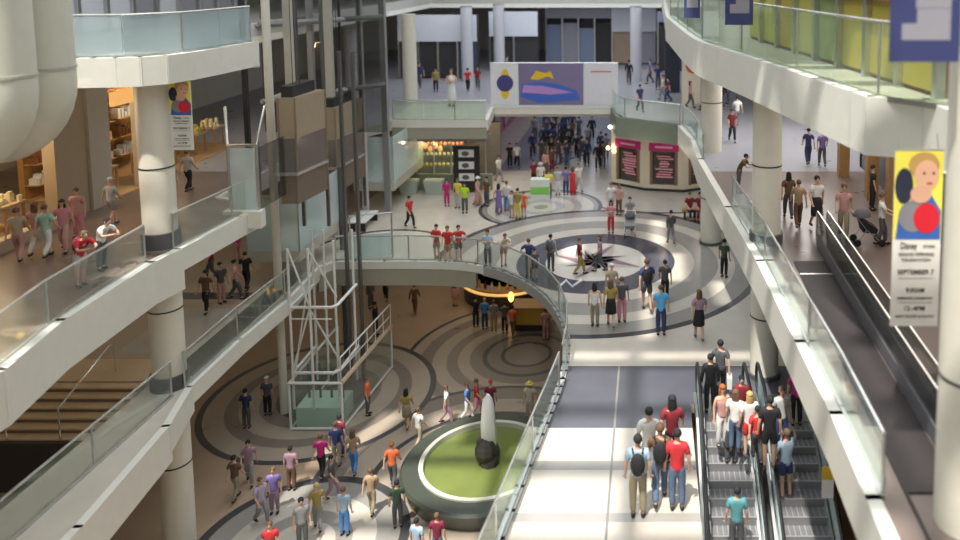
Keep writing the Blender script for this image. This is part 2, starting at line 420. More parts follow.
# ---- flat dark sheet in place of a dark escalator opening, and its rails
mb = MB(); mb.prism([(px0, 6), (4.05, 6), (4.05, 11.6), (px1, 11.6), (px1, PITY), (px0, PITY)], Z3+.005, Z3+.03)
e = tag(mb.build('opening_sheet', mat('opening_dark', (.028, .022, .024), .55)), 'long flat dark sheet in place of an escalator opening along the right gallery', 'sheet')
mb = MB(); yy = at(812, 275, Z3).y; mb.box(px0, px1, yy-.04, yy+.04, Z3+.03, Z3+.036); mb.build('threshold_strip', RAILM, e)
q = empty('glass_balustrade', (px1+.1, 12, Z3), 'double-railed smoked glass balustrade beside the flat dark sheet', 'balustrade')
for k, (x, m_) in enumerate(((px1+.06, GLASSD), (px1+.36, GLASSD))):
    y1 = PITY+1.3
    mb = MB(); mb.box(x-.012, x+.012, 11.6, y1, Z3+.35, Z3+1.0); mb.build('glass_panel', m_, q)
    mb = MB(); mb.box(x-.03, x+.03, 11.6, y1, Z3+.03, Z3+.35); mb.build('skirt_panel', mat('grey_skirt', (.2, .2, .22), .35, .4), q)
    mb = MB(); mb.tube([(x, 11.6, Z3+.1), (x, 11.6, Z3+1.02), (x, y1, Z3+1.02), (x, y1+.12, Z3+.9), (x, y1+.12, Z3+.1)], .03, 8); mb.build('handrail', RAILM, q, True)
# ---------------------------------------------------------------- wide steps on the left
e = empty('wide_steps', (-20, STY1, -1), 'broad wooden steps with thin rails going down at far left', 'stairs')
W1, W2 = mat('step_wood', (.55, .41, .27), .5, var=.15), mat('dark_riser', (.17, .12, .08), .6)
nst = 6
for i in range(nst):
    y1 = STY1-i*.29; z = -.02-i*.14
    mb = MB(); mb.box(-25.9, STX1-.3, y1-.31, y1, z-.05, z); mb.build('tread', W1, e)
    mb = MB(); mb.box(-25.9, STX1-.3, y1-.30, y1-.27, z-.14, z-.05); mb.build('riser', W2, e)
mb = MB(); mb.box(-25.9, STX1-.3, STY1-.02, STY1+1.3, .0, .02); mb.build('landing', W1, e)
for x in (-20.9, -19.4, -17.9, -16.4):
    mb = MB(); mb.tube([(x, STY1+.55, 0), (x, STY1+.55, .85), (x, STY1+.35, .95), (x, STY1-1.8, .2), (x, STY1-1.8, -.7)], .025, 6)
    mb.build('handrail', RAILM, e, True)
mb = MB(); mb.box(-25.9, STX1-.2, 20.6, 20.75, -2.2, -.76); mb.build('shade_panel', mat('shade_dark', (.03, .025, .025), .6), e)  # near-black panel put in for the shade below the steps

# ---------------------------------------------------------------- escalators
def escalator(x0, x1, label):
    e = empty('escalator', ((x0+x1)/2, ESY, Z2), label, 'escalator')
    yt = ESY-.9; n = 22
    for i in range(n):
        y = yt-i*.38; z = -.02-i*.21
        mb = MB(); mb.box(x0+.22, x1-.22, y-.40, y, z-.22, z)
        mb.mi = 1
        for k in range(9):
            xx = x0+.26+k*(x1-x0-.52)/8
            mb.box(xx-.012, xx+.012, y-.40, y-.01, z, z+.012)
        mb.box(x0+.22, x1-.22, y-.405, y-.37, z, z+.014)
        mb.build('step', [mat('step_grey', (.26, .26, .27), .4, .4), mat('step_edge', (.45, .45, .45), .4, .4)], e)
    yb, zb = yt-n*.38, -n*.21
    mb = MB(); mb.box(x0+.2, x1-.2, yt, ESY+.5, -.03, .012); mb.build('comb_plate', STEEL, e)
    for x in (x0+.12, x1-.12):
        mb = MB()
        for (ya, za), (yc, zc) in (((ESY+.35, 0), (yt, 0)), ((yt, 0), (yb, zb))):
            mb.face([(x-.012, ya, za+.12), (x-.012, yc, zc+.12), (x-.012, yc, zc+.92), (x-.012, ya, za+.92)])
            mb.face([(x+.012, ya, za+.12), (x+.012, ya, za+.92), (x+.012, yc, zc+.92), (x+.012, yc, zc+.12)])
        mb.build('glass_panel', GLASSB, e)
        mb = MB()
        for s in (-.11, .05):
            for (ya, za), (yc, zc) in (((ESY+.4, 0), (yt, 0)), ((yt, 0), (yb, zb))):
                mb.loft([[(x+s, ya, za-.25), (x+s+.07, ya, za-.25), (x+s+.07, ya, za+.13), (x+s, ya, za+.13)], [(x+s, yc, zc-.25), (x+s+.07, yc, zc-.25), (x+s+.07, yc, zc+.13), (x+s, yc, zc+.13)]])
        mb.build('skirt', STEEL, e)
        mb = MB()
        pts = [(x, ESY+.35, .16)]+[(x, ESY+.35+.38*math.sin(a), .56-.42*math.cos(a)) for a in [PI*k/6 for k in range(1, 6)]]+[(x, ESY+.35, .98), (x, yt, .98), (x, yb, zb+.98)]
        mb.tube(pts, .045, 8); mb.build('handrail', BLACK, e, True)
    mb = MB(); mb.face([(x0, yt, -.9), (x1, yt, -.9), (x1, yb, zb-.9), (x0, yb, zb-.9)]); mb.face([(x0, yt, -.9), (x0, yb, zb-.9), (x0, yb, zb-.3), (x0, yt, -.1)]); mb.face([(x1, yt, -.9), (x1, yt, -.1), (x1, yb, zb-.3), (x1, yb, zb-.9)])
    mb.build('truss_cover', mat('truss_pale', (.5, .52, .52), .4), e)
    return e
escalator(1.25, 2.85, 'left escalator of the pair, going down from the dark stone floor')
E2 = escalator(3.0, 4.6, 'right escalator of the pair, with the man in a pale blue shirt riding it')
sg = at(845, 515, .3)
t = empty('notice_stand', (2.95, 17.4, -1.6), 'small yellow and white safety notice on the escalator side', 'sign')
t.location = (3.0+1.3, 17.9, -.35)
L = t.location
mb = MB(); mb.box(L.x-.14, L.x+.14, L.y-.02, L.y+.02, L.z+.42, L.z+.75); mb.build('yellow_panel', YELLOW, t)
mb = MB(); mb.box(L.x-.14, L.x+.14, L.y-.02, L.y+.02, L.z-.05, L.z+.42); mb.build('white_panel', mat('sign_white', (.8, .8, .8), .4), t)

# ---------------------------------------------------------------- lifts
# pit frame and glass enclosure on the lower floor
q0 = at(343, 430, Z1); q1 = at(291, 430, Z1); qd = at(385, 368, Z1)
x0, x1, y0, y1 = q1.x, q0.x, q0.y, q0.y+4.6
e = empty('lift_enclosure', ((x0+x1)/2, y0, Z1), 'glass-walled pit enclosure with white rails at the foot of the lifts', 'lift enclosure')
H = 1.85
xs = qd.x-q0.x
for a, b in (((x0, y0), (x1, y0)), ((x1, y0), (x1+.35, y1)), ((x0, y0), (x0, y1))):
    mb = MB(); mb.band([a, b], Z1+.05, Z1+H, .03); mb.build('glass_panel', GLASS, e)
    mb = MB(); mb.tube([(*a, Z1+H), (*b, Z1+H)], .055, 6); mb.tube([(*a, Z1+.06), (*b, Z1+.06)], .05, 6); mb.build('edge_rail', WPAINT, e, True)
mb = MB(); mb.tube([(x1, y0, Z1+H), (x1+.35, y1, Z1+H+.02)], .09, 6); mb.build('gold_rail', mat('tan_rail', (.55, .42, .3), .35), e, True)
for p in ((x0, y0), (x1, y0), (x1+.35, y1), (x0, y1)):
    mb = MB(); mb.cyl(p[0], p[1], .05, Z1, Z1+H, 8); mb.build('corner_post', WPAINT, e, True)
for k in range(7):
    t = k/6; px_, py_ = x1+.35*t, y0+(y1-y0)*t
    mb = MB(); mb.cyl(px_, py_, .022, Z1+H, Z1+H+1.0, 6); mb.build('rail_post', WPAINT, e, True)
mb = MB(); mb.tube([(x1, y0, Z1+H+1), (x1+.35, y1, Z1+H+1)], .03, 6); mb.tube([(x1, y0, Z1+H+.5), (x1+.35, y1, Z1+H+.5)], .02, 6); mb.build('side_rail', WPAINT, e, True)
mb = MB(); mb.box(x0+.15, x1-.12, y0+.15, y0+1.4, Z1+.02, Z1+.78); mb.build('mint_cabinet', mat('mint_paint', (.45, .62, .52), .4), e)
for k in range(4):
    xx = x0+.35+k*.43
    mb = MB(); mb.cyl(xx, y0+.9, .05, Z1+.78, Z1+H+.3, 8); mb.build('buffer_post', mat('green_steel', (.1, .16, .12), .4), e, True)
# white lattice guide frame standing in the enclosure
e = empty('lift_guide_frame', ((x0+x1)/2, y0+.4, Z1+H), 'white tubular lattice frame under the first bronze lift car', 'frame')
fx0, fx1, fy0, fy1 = x0+.12, x1-.15, y0+.1, y0+2.2
top = 2.0
for (a, b) in ((fx0, fy0), (fx0+.75, fy0), (fx1-.35, fy0+.9), (fx1-.1, fy1), (fx0, fy1), (fx0+.45, fy1)):
    mb = MB(); mb.cyl(a, b, .05, Z1+.78, top, 8); mb.build('upright', WPAINT, e, True)
for z in (Z1+H+.35, Z1+H+2.9):
    mb = MB(); mb.tube([(fx0, fy1, z), (fx0, fy0, z), (fx1-.15, fy0, z), (fx1, fy0+.2, z), (fx1, fy1, z)], .06, 8); mb.build('ring_rail', WPAINT, e, True)
    mb = MB(); mb.tube([(fx0, fy0, z-.45), (fx1-.15, fy0, z-.45)], .025, 6); mb.build('cross_rail', WPAINT, e, True)
for a, b in (((fx0, fy0, Z1+H+.4), (fx0+.75, fy0, Z1+H+2.9)), ((fx0, fy0, top), (fx0+.75, fy0, Z1+H+2.9)), ((fx0+.1, fy0, Z1+H+.4), (fx0+.75, fy0+.5, top)), ((fx0+.75, fy0, top), (fx1-.3, fy0+.9, Z1+H+2.9)), ((fx0+.75, fy0, Z1+H+2.8), (fx1-.3, fy0+.9, Z1+H+.4))):
    mb = MB(); mb.tube([a, b], .035, 6); mb.build('diagonal_brace', WPAINT, e, True)
for (a, b) in ((fx0+1.0, fy1+.9), (fx1-.05, fy1+.6)):
    mb = MB(); mb.box(a-.05, a+.05, b-.1, b+.1, Z1+.4, 9); mb.build('guide_rail', mat('guide_grey', (.13, .13, .13), .4, .5), e)

def landing(D, pxa, pxb, pyb, depth, hz, label, extra=True):
    a = zat(pxa, pyb, D); b = zat(pxb, pyb, D); z = a.z
    xa, xb = a.x, b.x; sl = .1
    e = empty('lift_landing', ((xa+xb)/2, D, z), label, 'lift landing')
    poly = [(xa, D), (xb, D), (xb+sl*.45, D+depth), (xa, D+depth)]
    mb = MB(); mb.prism(poly, z, z+.42); mb.build('base_tray', mat('tray_beige', (.50, .48, .42), .4), e)
    for p, q_ in ((poly[0], poly[1]), (poly[1], poly[2])):
        mb = MB(); mb.band([p, q_], z+.42, z+hz, .03); mb.build('glass_panel', GLASSB, e)
    for p in poly[:3]:
        mb = MB(); mb.cyl(p[0], p[1], .035, z+.42, z+hz, 6); mb.build('glazing_post', RAILM, e, True)
    if extra:
        mb = MB(); mb.band([(xa+.02, D+.1), (xa+.95, D+.1)], z+.42, z+1.55, .05); mb.build('side_panel', mat('pale_teal_panel', (.34, .47, .48), .3), e)
    return e
landing(29.6, 248, 300, 262, 3.8, 2.65, 'pale blue glass landing with beige base in front of the near lift')
landing(38.5, 354, 394, 191, 5.0, 2.75, 'pale blue glass landing beyond the lifts, beside the food stall', False)

def car(D, pxa, pxb, pyt, pyb, depth, label):
    a = zat(pxa, pyb, D); b = zat(pxb, pyb, D); zt = zat(pxa, pyt, D).z
    xa, xb, z0 = a.x, b.x, a.z; h = zt-z0; sl = .28
    e = empty('lift_car', ((xa+xb)/2, D, z0), label, 'lift')
    poly = [(xa, D), (xb, D), (xb+sl, D+depth), (xa, D+depth)]
    mb = MB(); mb.prism(poly, z0, z0+h*.27); mb.build('base_skirt', BRONZE, e)
    mb = MB(); mb.band([poly[0], poly[1], poly[2]], z0+h*.27, z0+h*.30, .08); mb.build('sill', RAILM, e)
    mb = MB(); mb.prism([(p[0], p[1]) for p in poly], z0+h*.30, z0+h*.62); mb.build('cab_window', mat('cab_glass', (.16, .14, .13), .12, .0, spec=.8), e)
    mb = MB(); mb.prism(poly, z0+h*.62, z0+h); mb.build('upper_panel', BRONZE2, e)
    mb = MB(); mb.prism([(xa+.1, D+.1), (xb-.1, D+.1), (xb, D+depth-.2), (xa+.1, D+depth-.2)], z0+h, z0+h+.4); mb.build('roof_box', DARKM, e)
    for p in poly[:3]:
        mb = MB(); mb.cyl(p[0], p[1], .04, z0, z0+h, 6); mb.build('corner_trim', mat('bronze_trim', (.35, .28, .2), .3, .6), e, True)
    for xx in (xa-.16, xb+sl-.1):
        mb = MB(); mb.box(xx-.05, xx+.05, D+depth+.1, D+depth+.22, z0-1.5, 17); mb.build('guide_rail', MATS['guide_grey'], e)
    mb = MB()
    for k in range(3): mb.tube([(xa+.3+k*.12, D+.6, z0+h+.4), (xa+.3+k*.12, D+.6, 17)], .012, 5)
    mb.build('hoist_cables', DARKM, e)
    return e
car(27.4, 282, 299, 98, 204, 1.9, 'larger bronze-panelled lift car hanging left, nearest the viewer')
car(34.4, 325, 338, 108, 192, 2.6, 'farther, narrower bronze-panelled lift car right of the first')
# glazed lift shaft framing
SH = empty('lift_shaft_frame', (-14.2, 32, Z2), 'tall grey and cream steel shaft framing around the lifts', 'frame')
for k, (px_, D_, w_) in enumerate(((292, 33.0, .17), (313, 35.5, .12), (331, 35.0, .15), (362, 37.5, .12), (385, 38.5, .14), (246, 31.5, .09))):
    a = zat(px_, 100, D_)
    mb = MB(); mb.box(a.x-w_, a.x+w_, D_-w_, D_+w_, Z2 if px_ != 246 else Z3, 17)
    mb.build('upright', [mat('shaft_cream', (.45, .43, .37), .4), mat('shaft_grey', (.25, .25, .25), .4), MATS['shaft_cream'], mat('shaft_pale', (.5, .5, .5), .4), MATS['shaft_grey'], DARKM][k], SH)
for z in (6.6, 9.9, 13.2):
    a = zat(262, 100, 33.2); b = zat(385, 100, 38)
    mb = MB(); mb.tube([(a.x, 33.2, z), (b.x, 38, z)], .12, 8); mb.build('cross_beam', MATS['shaft_grey'], SH, True)
    mb = MB(); mb.tube([(a.x, 33.2, z), (a.x, 38, z)], .1, 8); mb.build('cross_beam', MATS['shaft_cream'], SH, True)
for (xa, xb) in ((262, 292), (292, 331), (331, 385)):
    a = zat(xa, 60, 36.3); b = zat(xb, 60, 36.3)
    mb = MB(); mb.band([(a.x, 36.3), (b.x, 36.3)], 4.6, 16, .03); mb.build('glass_panel', GLASSD, SH)
# gate frame on the left gallery before the lifts
a = xy(236, 232, Z3)
e = empty('glass_vestibule', (a[0], a[1], Z3), 'small steel-framed glass vestibule at the end of the left gallery', 'vestibule')
gx, gy = at(231, 213, Z3).x, at(231, 213, Z3).y
for p in ((gx, gy), (gx+.95, gy), (gx+1.0, gy+2), (gx, gy+2)):
    mb = MB(); mb.cyl(p[0], p[1], .05, Z3, Z3+2.3, 8); mb.build('post', STEEL, e, True)
mb = MB(); mb.tube([(gx-1.1, gy+2, Z3+3.2), (gx, gy, Z3+2.3), (gx+.95, gy, Z3+2.3), (gx+.2, gy+2.2, Z3+3.2)], .05, 8); mb.build('top_rail', RAILM, e, True)
mb = MB(); mb.band([(gx, gy), (gx+.95, gy)], Z3+.1, Z3+2.2, .03); mb.build('glass_panel', GLASSB, e)
mb = MB(); mb.band([(gx+.95, gy), (gx+1.0, gy+2)], Z3+.1, Z3+2.2, .03); mb.build('glass_panel', GLASSD, e)
mb = MB(); mb.box(gx-.15, gx+1.1, gy-.25, gy+.1, Z3-.45, Z3+.12); mb.build('sill_block', FASC, e)
# framed gate on level two, right of the mast
a = at(350, 262, 0); b = at(392, 258, 0)
e = empty('framed_gate', (a.x, a.y, 0), 'steel-framed glass gate at the corner of the opening beside the lifts', 'gate')
mb = MB(); mb.tube([(a.x, a.y+.1, 0), (a.x, a.y+.1, 1.95), (b.x, b.y+.1, 1.95), (b.x, b.y+.1, 0)], .045, 8); mb.build('frame', STEEL, e, True)
mb = MB(); mb.band([(a.x, a.y+.1), (b.x, b.y+.1)], .1, 1.1, .03); mb.build('glass_panel', GLASSB, e)
mb = MB(); mb.tube([(a.x, a.y+.1, 1.1), (b.x, b.y+.1, 1.1)], .03, 8); mb.build('mid_rail', RAILM, e, True)
for k, px_ in enumerate((358, 368)):
    a = at(px_, 226, 0)
    t = empty('bench', (a.x, a.y, 0), ['slim white bench behind the framed gate, nearer the lifts', 'slim white bench behind the framed gate, farther from the lifts'][k], 'bench', 'benches behind the gate')
    mb = MB(); mb.box(a.x-.2, a.x+.2, a.y-.9, a.y+.9, .42, .48); mb.build('seat', WPAINT, t)
    for dy in (-.8, .8):
        mb = MB(); mb.box(a.x-.18, a.x+.18, a.y+dy-.03, a.y+dy+.03, 0, .42); mb.build('leg', DARKM, t)

# ---------------------------------------------------------------- fountain
e = empty('fountain', (FO.x, FO.y, Z1), 'round fountain with green water and a white jet on the lower floor', 'fountain')
fx, fy = FO.x, FO.y
mb = MB(); mb.lathe([(2.05, Z1+.02), (2.55, Z1+.02), (2.6, Z1+.12), (2.8, Z1+.62), (2.72, Z1+.70), (2.2, Z1+.70), (2.05, Z1+.55), (2.05, Z1+.02)], (fx, fy), 64)
mb.build('basin_wall', mat('dark_green_stone', (.055, .065, .05), .35), e, True)
mb = MB(); mb.lathe([(2.05, Z1+.5), (2.2, Z1+.5), (2.2, Z1+.76), (2.05, Z1+.76), (2.05, Z1+.5)], (fx, fy), 64); mb.build('rim', mat('pale_rim', (.55, .54, .46), .4), e, True)
mb = MB(); mb.lathe([(.01, Z1+.1), (2.08, Z1+.1), (2.08, Z1+.58), (.01, Z1+.58)], (fx, fy), 48)
W = mat('green_water', (.17, .21, .06), .06, var=.25, scale=1.2, spec=.8)
nt = W.node_tree; b_ = nt.nodes['Principled BSDF']; nz = nt.nodes.new('ShaderNodeTexNoise'); nz.inputs['Scale'].default_value = 9; bp = nt.nodes.new('ShaderNodeBump'); bp.inputs['Strength'].default_value = .25
nt.links.new(nz.outputs['Fac'], bp.inputs['Height']); nt.links.new(bp.outputs[0], b_.inputs['Normal'])
mb.build('water', W, e, True)
mb = MB()
rg_ = random.Random(3)
for j in range(9):
    a = rg_.random()*6.3; r = rg_.random()*.22; s = .16+rg_.random()*.14
    mb.ell((fx+.1+r*math.cos(a), fy+r*math.sin(a), Z1+.6+rg_.random()*.6), (s*1.35, s*1.35, s*1.6), 8, 6)
mb.build('rock_core', mat('dark_rock', (.06, .055, .05), .8, var=.3), e)
mb = MB(); prof = [(.24, Z1+1.2), (.27, Z1+1.5), (.25, Z1+2.0), (.21, Z1+2.5), (.15, Z1+2.85), (.05, Z1+3.0)]
mb.lathe(prof, (fx+.12, fy), 14)
for v in mb.bm.verts: v.co.x += rg_.uniform(-.03, .03); v.co.y += rg_.uniform(-.03, .03)
mb.build('water_jet', mat('foam_white', (.85, .87, .86), .5), e, True)

# ---------------------------------------------------------------- ducts at top left
def duct(px_, D, zb, r, label):
    x = zat(px_, 60, D).x
    e = empty('air_duct', (x, D, zb), label, 'duct')
    m = mat('duct_cream', (.62, .61, .52), .4)
    R = r*2.1
    pts = [(x, D, 23.7), (x, D, zb+R+.01)]+[(x-R+R*math.cos(a), D, zb+R-R*math.sin(a)) for a in [PI/2*k/8 for k in range(1, 9)]]+[(-25.9, D, zb)]
    mb = MB(); mb.tube(pts, r, 28); mb.build('pipe', m, e, True)
    for zz in (.3, 3.0):
        mb = MB(); mb.cyl(x, D, r+.02, zb+R+zz, zb+R+zz+.06, 28); mb.build('seam_ring', mat('duct_seam', (.45, .44, .38), .4), e, True)
    return e
dz = zat(20, 160, 17.0).z-.22
duct(0, 16.2, dz+.62, .60, 'front cream air duct curving off at the top left corner')
duct(43, 17.5, dz+.62, .60, 'rear cream air duct beside the first at the top left corner')

# ---------------------------------------------------------------- banners
def textmesh(s, x, z, y, size, m, parent, width=None, name='lettering', align='CENTER'):
    cu = bpy.data.curves.new(name, 'FONT'); cu.body = s; cu.size = size; cu.align_x = align; cu.extrude = .002; cu.offset = size*.011
    o = bpy.data.objects.new('tmp', cu); COL.objects.link(o)
    bpy.context.view_layer.update()
    dg = bpy.context.evaluated_depsgraph_get(); me = bpy.data.meshes.new_from_object(o.evaluated_get(dg))
    bpy.data.objects.remove(o)
    xs_ = [v.co.x for v in me.vertices]; w = max(xs_)-min(xs_); k = (width/w) if width else 1
    cxm = (max(xs_)+min(xs_))/2
    me.transform(Matrix.Scale(k, 4, (1, 0, 0)) @ Matrix.Translation((-cxm, 0, 0)) if align == 'CENTER' else Matrix.Scale(k, 4, (1, 0, 0)))
    me.transform(Matrix.Rotation(PI/2, 4, 'X'))
    me.materials.clear(); me.materials.append(m)
    t = bpy.data.objects.new(name, me); COL.objects.link(t); t.parent = parent
    off = Vector((0, 0, 0)); q = parent
    while q is not None: off += q.location; q = q.parent
    t.location = Vector((x, y, z))-off
    return t
def poster(xc, y, z0, w, h, label, full=True, rot=0):
    e = empty('hanging_banner', (xc, y, z0), label, 'banner')
    def P(name, pts, m, dy):      # flat shape in unit coordinates of the print
        mb = MB(); a = [(xc-w/2+u*w, y-dy, z0+v*h) for u, v in pts]; b = [(p[0], y-dy+.003, p[2]) for p in a]
        mb.loft([a, b]); return mb.build(name, m, pn_)
    def el(u, v, ru, rv, n=20): return [(min(max(u+ru*math.cos(2*PI*k/n), .01), .99), v+rv*math.sin(2*PI*k/n)) for k in range(n)]
    mb = MB(); mb.box(xc-w/2, xc+w/2, y, y+.02, z0, z0+h); pn_ = mb.build('panel', mat('banner_white', (.74, .72, .68), .5), e)
    P('yellow_ground', [(0, .5), (1, .5), (1, 1), (0, 1)], mat('print_yellow', (.80, .72, .10), .5), .004)
    P('blue_sleeve', [(.05, .50), (.98, .50), (.98, .66), (.70, .78), (.45, .70), (.1, .62)], mat('print_blue', (.04, .12, .42), .5), .008)
    P('grey_sleeve', el(.40, .63, .30, .09), mat('print_grey', (.22, .22, .25), .5), .012)
    P('red_cloth', el(.68, .62, .27, .085), mat('print_red', (.62, .015, .03), .5), .016)
    P('hair', el(.60, .915, .32, .075), mat('print_blond', (.50, .30, .10), .5), .012)
    P('face', el(.66, .86, .25, .085), mat('print_skin', (.72, .42, .28), .5), .016)
    P('hand', el(.55, .755, .22, .05), mat('print_skin2', (.66, .38, .26), .5), .020)
    for u in (.60, .80): P('eye', el(u, .872, .028, .008, 8), DARK, .020)
    P('mouth', el(.72, .815, .07, .008, 8), mat('print_lip', (.5, .1, .08), .5), .020)
    P('dark_toy_shape', el(.20, .80, .19, .10), mat('print_navy', (.02, .025, .05), .5), .012)
    ink = mat('print_ink', (.05, .045, .045), .5)
    yy = y-.008
    rows = [('Disney', .445, .085, .34, .34), ('STORE', .452, .034, .25, .76), ('GRAND OPENING', .405, .042, .74, .5), ('CELEBRATION', .375, .034, .6, .5), ('SEPTEMBER 7', .30, .06, .76, .5), ('9:30AM', .195, .062, .38, .5), ('OPENING CEREMONY', .155, .032, .74, .5), ('12\u20134PM', .09, .06, .42, .5), ('MEET GOOFY & PLUTO', .05, .032, .8, .5)]
    for s, v, sz, wd, u in rows:
        textmesh(s, xc-w/2+u*w, z0+v*h, yy, sz*h*.62, ink, pn_, wd*w)
    for v in (.275, .135):
        mb = MB(); mb.box(xc-w*.36, xc+w*.36, yy, yy+.003, z0+v*h, z0+v*h+.006); mb.build('ruled_line', ink, pn_)
    mb = MB(); mb.tube([(xc-w/2, y+.01, z0+h), (xc+w/2, y+.01, z0+h)], .02, 8); mb.build('top_rod', STEEL, e, True)
    for s in (-.4, .4):
        mb = MB(); mb.tube([(xc+s*w, y+.01, z0+h), (xc+s*w, y+.12, z0+h+.25)], .01, 6); mb.build('hanger', STEEL, e)
    return e
D = at(952, 114, Z4).y-.3
a = zat(890, 326, D); b = zat(944, 150, D)
poster((a.x+b.x)/2, D, a.z, b.x-a.x, b.z-a.z, 'large store banner with a child on yellow and event dates, at right')
D = 22.35
a = zat(172, 150, D); b = zat(190, 80, D)
poster((a.x+b.x)/2, D, a.z, b.x-a.x, b.z-a.z, 'small store banner with yellow top hanging on the left cream column')
BLU = mat('banner_blue', (.045, .055, .17), .6); LIL = mat('banner_print', (.33, .32, .37), .6)
def bluebanner(pa, pb, pyb, D, htop, label):
    a = zat(pa, pyb, D); b = zat(pb, pyb, D); z0 = a.z; w = b.x-a.x; xc = (a.x+b.x)/2
    e = empty('hanging_banner', (xc, D, z0), label, 'banner')
    mb = MB(); mb.box(a.x, b.x, D, D+.02, z0, htop); pn_ = mb.build('panel', BLU, e)
    mb = MB(); z = z0+(htop-z0)*.12; k = 0
    rg_ = random.Random(int(pa)); 
    for (z_, x0_, x1_, hh) in ((.17, .17, .86, .13), (.30, .38, .86, .115), (.42, .36, .86, .115), (.54, .34, .84, .115), (.66, .30, .86, .12), (.79, .22, .84, .1), (.89, .2, .8, .05)):
        mb.box(a.x+x0_*w, a.x+x1_*w, D-.006, D, z0+z_*(htop-z0), z0+(z_+hh)*(htop-z0))
    mb.build('printed_block', LIL, pn_)
    mb = MB(); mb.tube([(a.x, D+.01, htop), (b.x, D+.01, htop)], .025, 8); mb.build('top_rod', STEEL, e, True)
    for s in (a.x+.05, b.x-.05):
        mb = MB(); mb.tube([(s, D+.01, htop), (s, D+.01, 14.9)], .008, 5); mb.build('cable', STEEL, e)
bluebanner(889, 959, 62, 10.35, 12.9, 'big blue hanging banner with pale print at the top right corner')
bluebanner(725, 753, 25, 20.6, 12.7, 'smaller blue hanging banner at the top, left of the big one')
bluebanner(684, 700, 18, 25.0, 12.7, 'smallest dark blue banner hanging farthest off at the top')
# ---------------------------------------------------------------- level-two shops at the far side
# pink-signed shop
P = [xy(613, 184, 0), xy(645, 190, 0), xy(683, 192, 0), xy(718, 187, 0), xy(735, 172, 0)]
S = empty('corner_shop', (P[1][0], P[1][1], 0), 'cream faceted shop with magenta signs and tall windows', 'shop')
ZT = 3.15
mb = MB(); mb.prism([(P[0][0], P[0][1]+.25), (P[1][0], P[1][1]+.25), (P[2][0], P[2][1]+.25), (P[3][0], P[3][1]+.25), (P[4][0], P[4][1]+.25), (P[4][0], 50), (P[0][0], 50)], 0, ZT)
mb.build('body', mat('shop_interior', (.62, .46, .38), .6), S)
lit = mat('shop_wall_cream', (.72, .64, .50), .5)
def lerp2(a, b, t): return (a[0]+(b[0]-a[0])*t, a[1]+(b[1]-a[1])*t)
for i, (a, b) in enumerate(zip(P[:-1], P[1:])):
    mb = MB(); mb.band([a, b], 0, .36, .12); mb.build('base_wall', lit, S)
    mb = MB(); mb.band([a, b], .0, .14, .17); mb.build('kickplate', DARKM, S)
    for t0, t1 in ((0, .17), (.83, 1)):
        mb = MB(); mb.band([lerp2(a, b, t0), lerp2(a, b, t1)], .34, 2.72, .16); mb.build('pilaster', lit, S)
    mb = MB(); mb.band([a, b], 2.7, ZT, .16); mb.build('cornice', lit, S)
    mb = MB(); mb.band([lerp2(a, b, .13), lerp2(a, b, .87)], 2.24, 2.7, .2); sp_ = mb.build('sign_panel', PINK, S)
    mb = MB(); mb.band([lerp2(a, b, .3), lerp2(a, b, .7)], 2.42, 2.52, .23); mb.build('sign_print', mat('sign_pale', (.8, .5, .6), .5), sp_)
    w = MB(); w.band([lerp2(a, b, .17), lerp2(a, b, .83)], .36, 2.24, .04); wo = w.build('window_pane', GLASSD, S)
    mb = MB()
    rr = random.Random(i)
    for k in range(9):
        t0 = .28+rr.random()*.15; t1 = .6+rr.random()*.15; z = .75+k*.145
        mb.band([lerp2(a, b, t0), lerp2(a, b, t1)], z, z+.06+rr.random()*.05, .07)
    mb.build('window_poster', mat('poster_print', (.80, .35, .42), .5), wo)
    for t_ in (.17, .83):
        mb = MB(); mb.band([lerp2(a, b, t_-.015), lerp2(a, b, t_+.015)], .36, 2.24, .19); mb.build('window_frame', mat('frame_brown', (.25, .16, .1), .5), S)
for k, p in enumerate((lerp2(P[0], P[1], .02), lerp2(P[2], P[3], .3), lerp2(P[3], P[4], .2))):
    mb = MB(); mb.ell((p[0], p[1]-.25, 2.2), (.1, .1, .1)); mb.build('wall_lamp', WARM, S, True)
# wall lamps on the corridor pier
for k, (px_, py_) in enumerate(((610, 127), (608, 148), (614, 151))):
    a = zat(px_, py_, 43.5)
    o = MB(); o.ell((a.x, a.y, a.z), (.11, .11, .11)); t = o.build('pier_lamp', WARM if k else COOL, None, True)
    tag(t, ['topmost small white lamp at the corridor corner', 'middle small lamp at the corridor corner', 'lower warm lamp beside the cream shop wall'][k], 'lamp', 'corridor corner lamps')

# food stall beneath the left slab
a = xy(406, 191, 0); b = xy(490, 191, 0)
S = empty('food_stall', (a[0], a[1], 0), 'glass-fronted food stall with lit display under the olive slab', 'shop')
mb = MB(); mb.box(a[0]-3, b[0], a[1]+3.2, a[1]+3.5, 0, 3.2); mb.build('back_wall', mat('stall_back', (.13, .12, .10), .6, var=.4, scale=5), S)
mb = MB(); mb.box(a[0]-3, b[0]+.1, a[1]+.15, a[1]+.35, 0, .9); mb.build('counter', mat('stall_counter', (.22, .24, .18), .4), S)
rr = random.Random(5)
for k in range(3):
    z = .95+k*.55
    mb = MB(); mb.box(a[0]-.2, b[0]-2.2, a[1]+1.4+k*.2, a[1]+1.8+k*.2, z, z+.05); sh = mb.build('display_shelf', GLASS, S)
    mb = MB()
    for j in range(12):
        x = a[0]+j*.24; mb.ell((x, a[1]+1.6+k*.2, z+.15), (.1, .1, .1), 6, 5)
    o = mb.build('displayed_goods', [mat('goods_yellow', (.75, .60, .20), .5), mat('goods_cream', (.70, .65, .45), .5), mat('goods_orange', (.65, .30, .12), .5)][k], sh); o['kind'] = 'stuff'
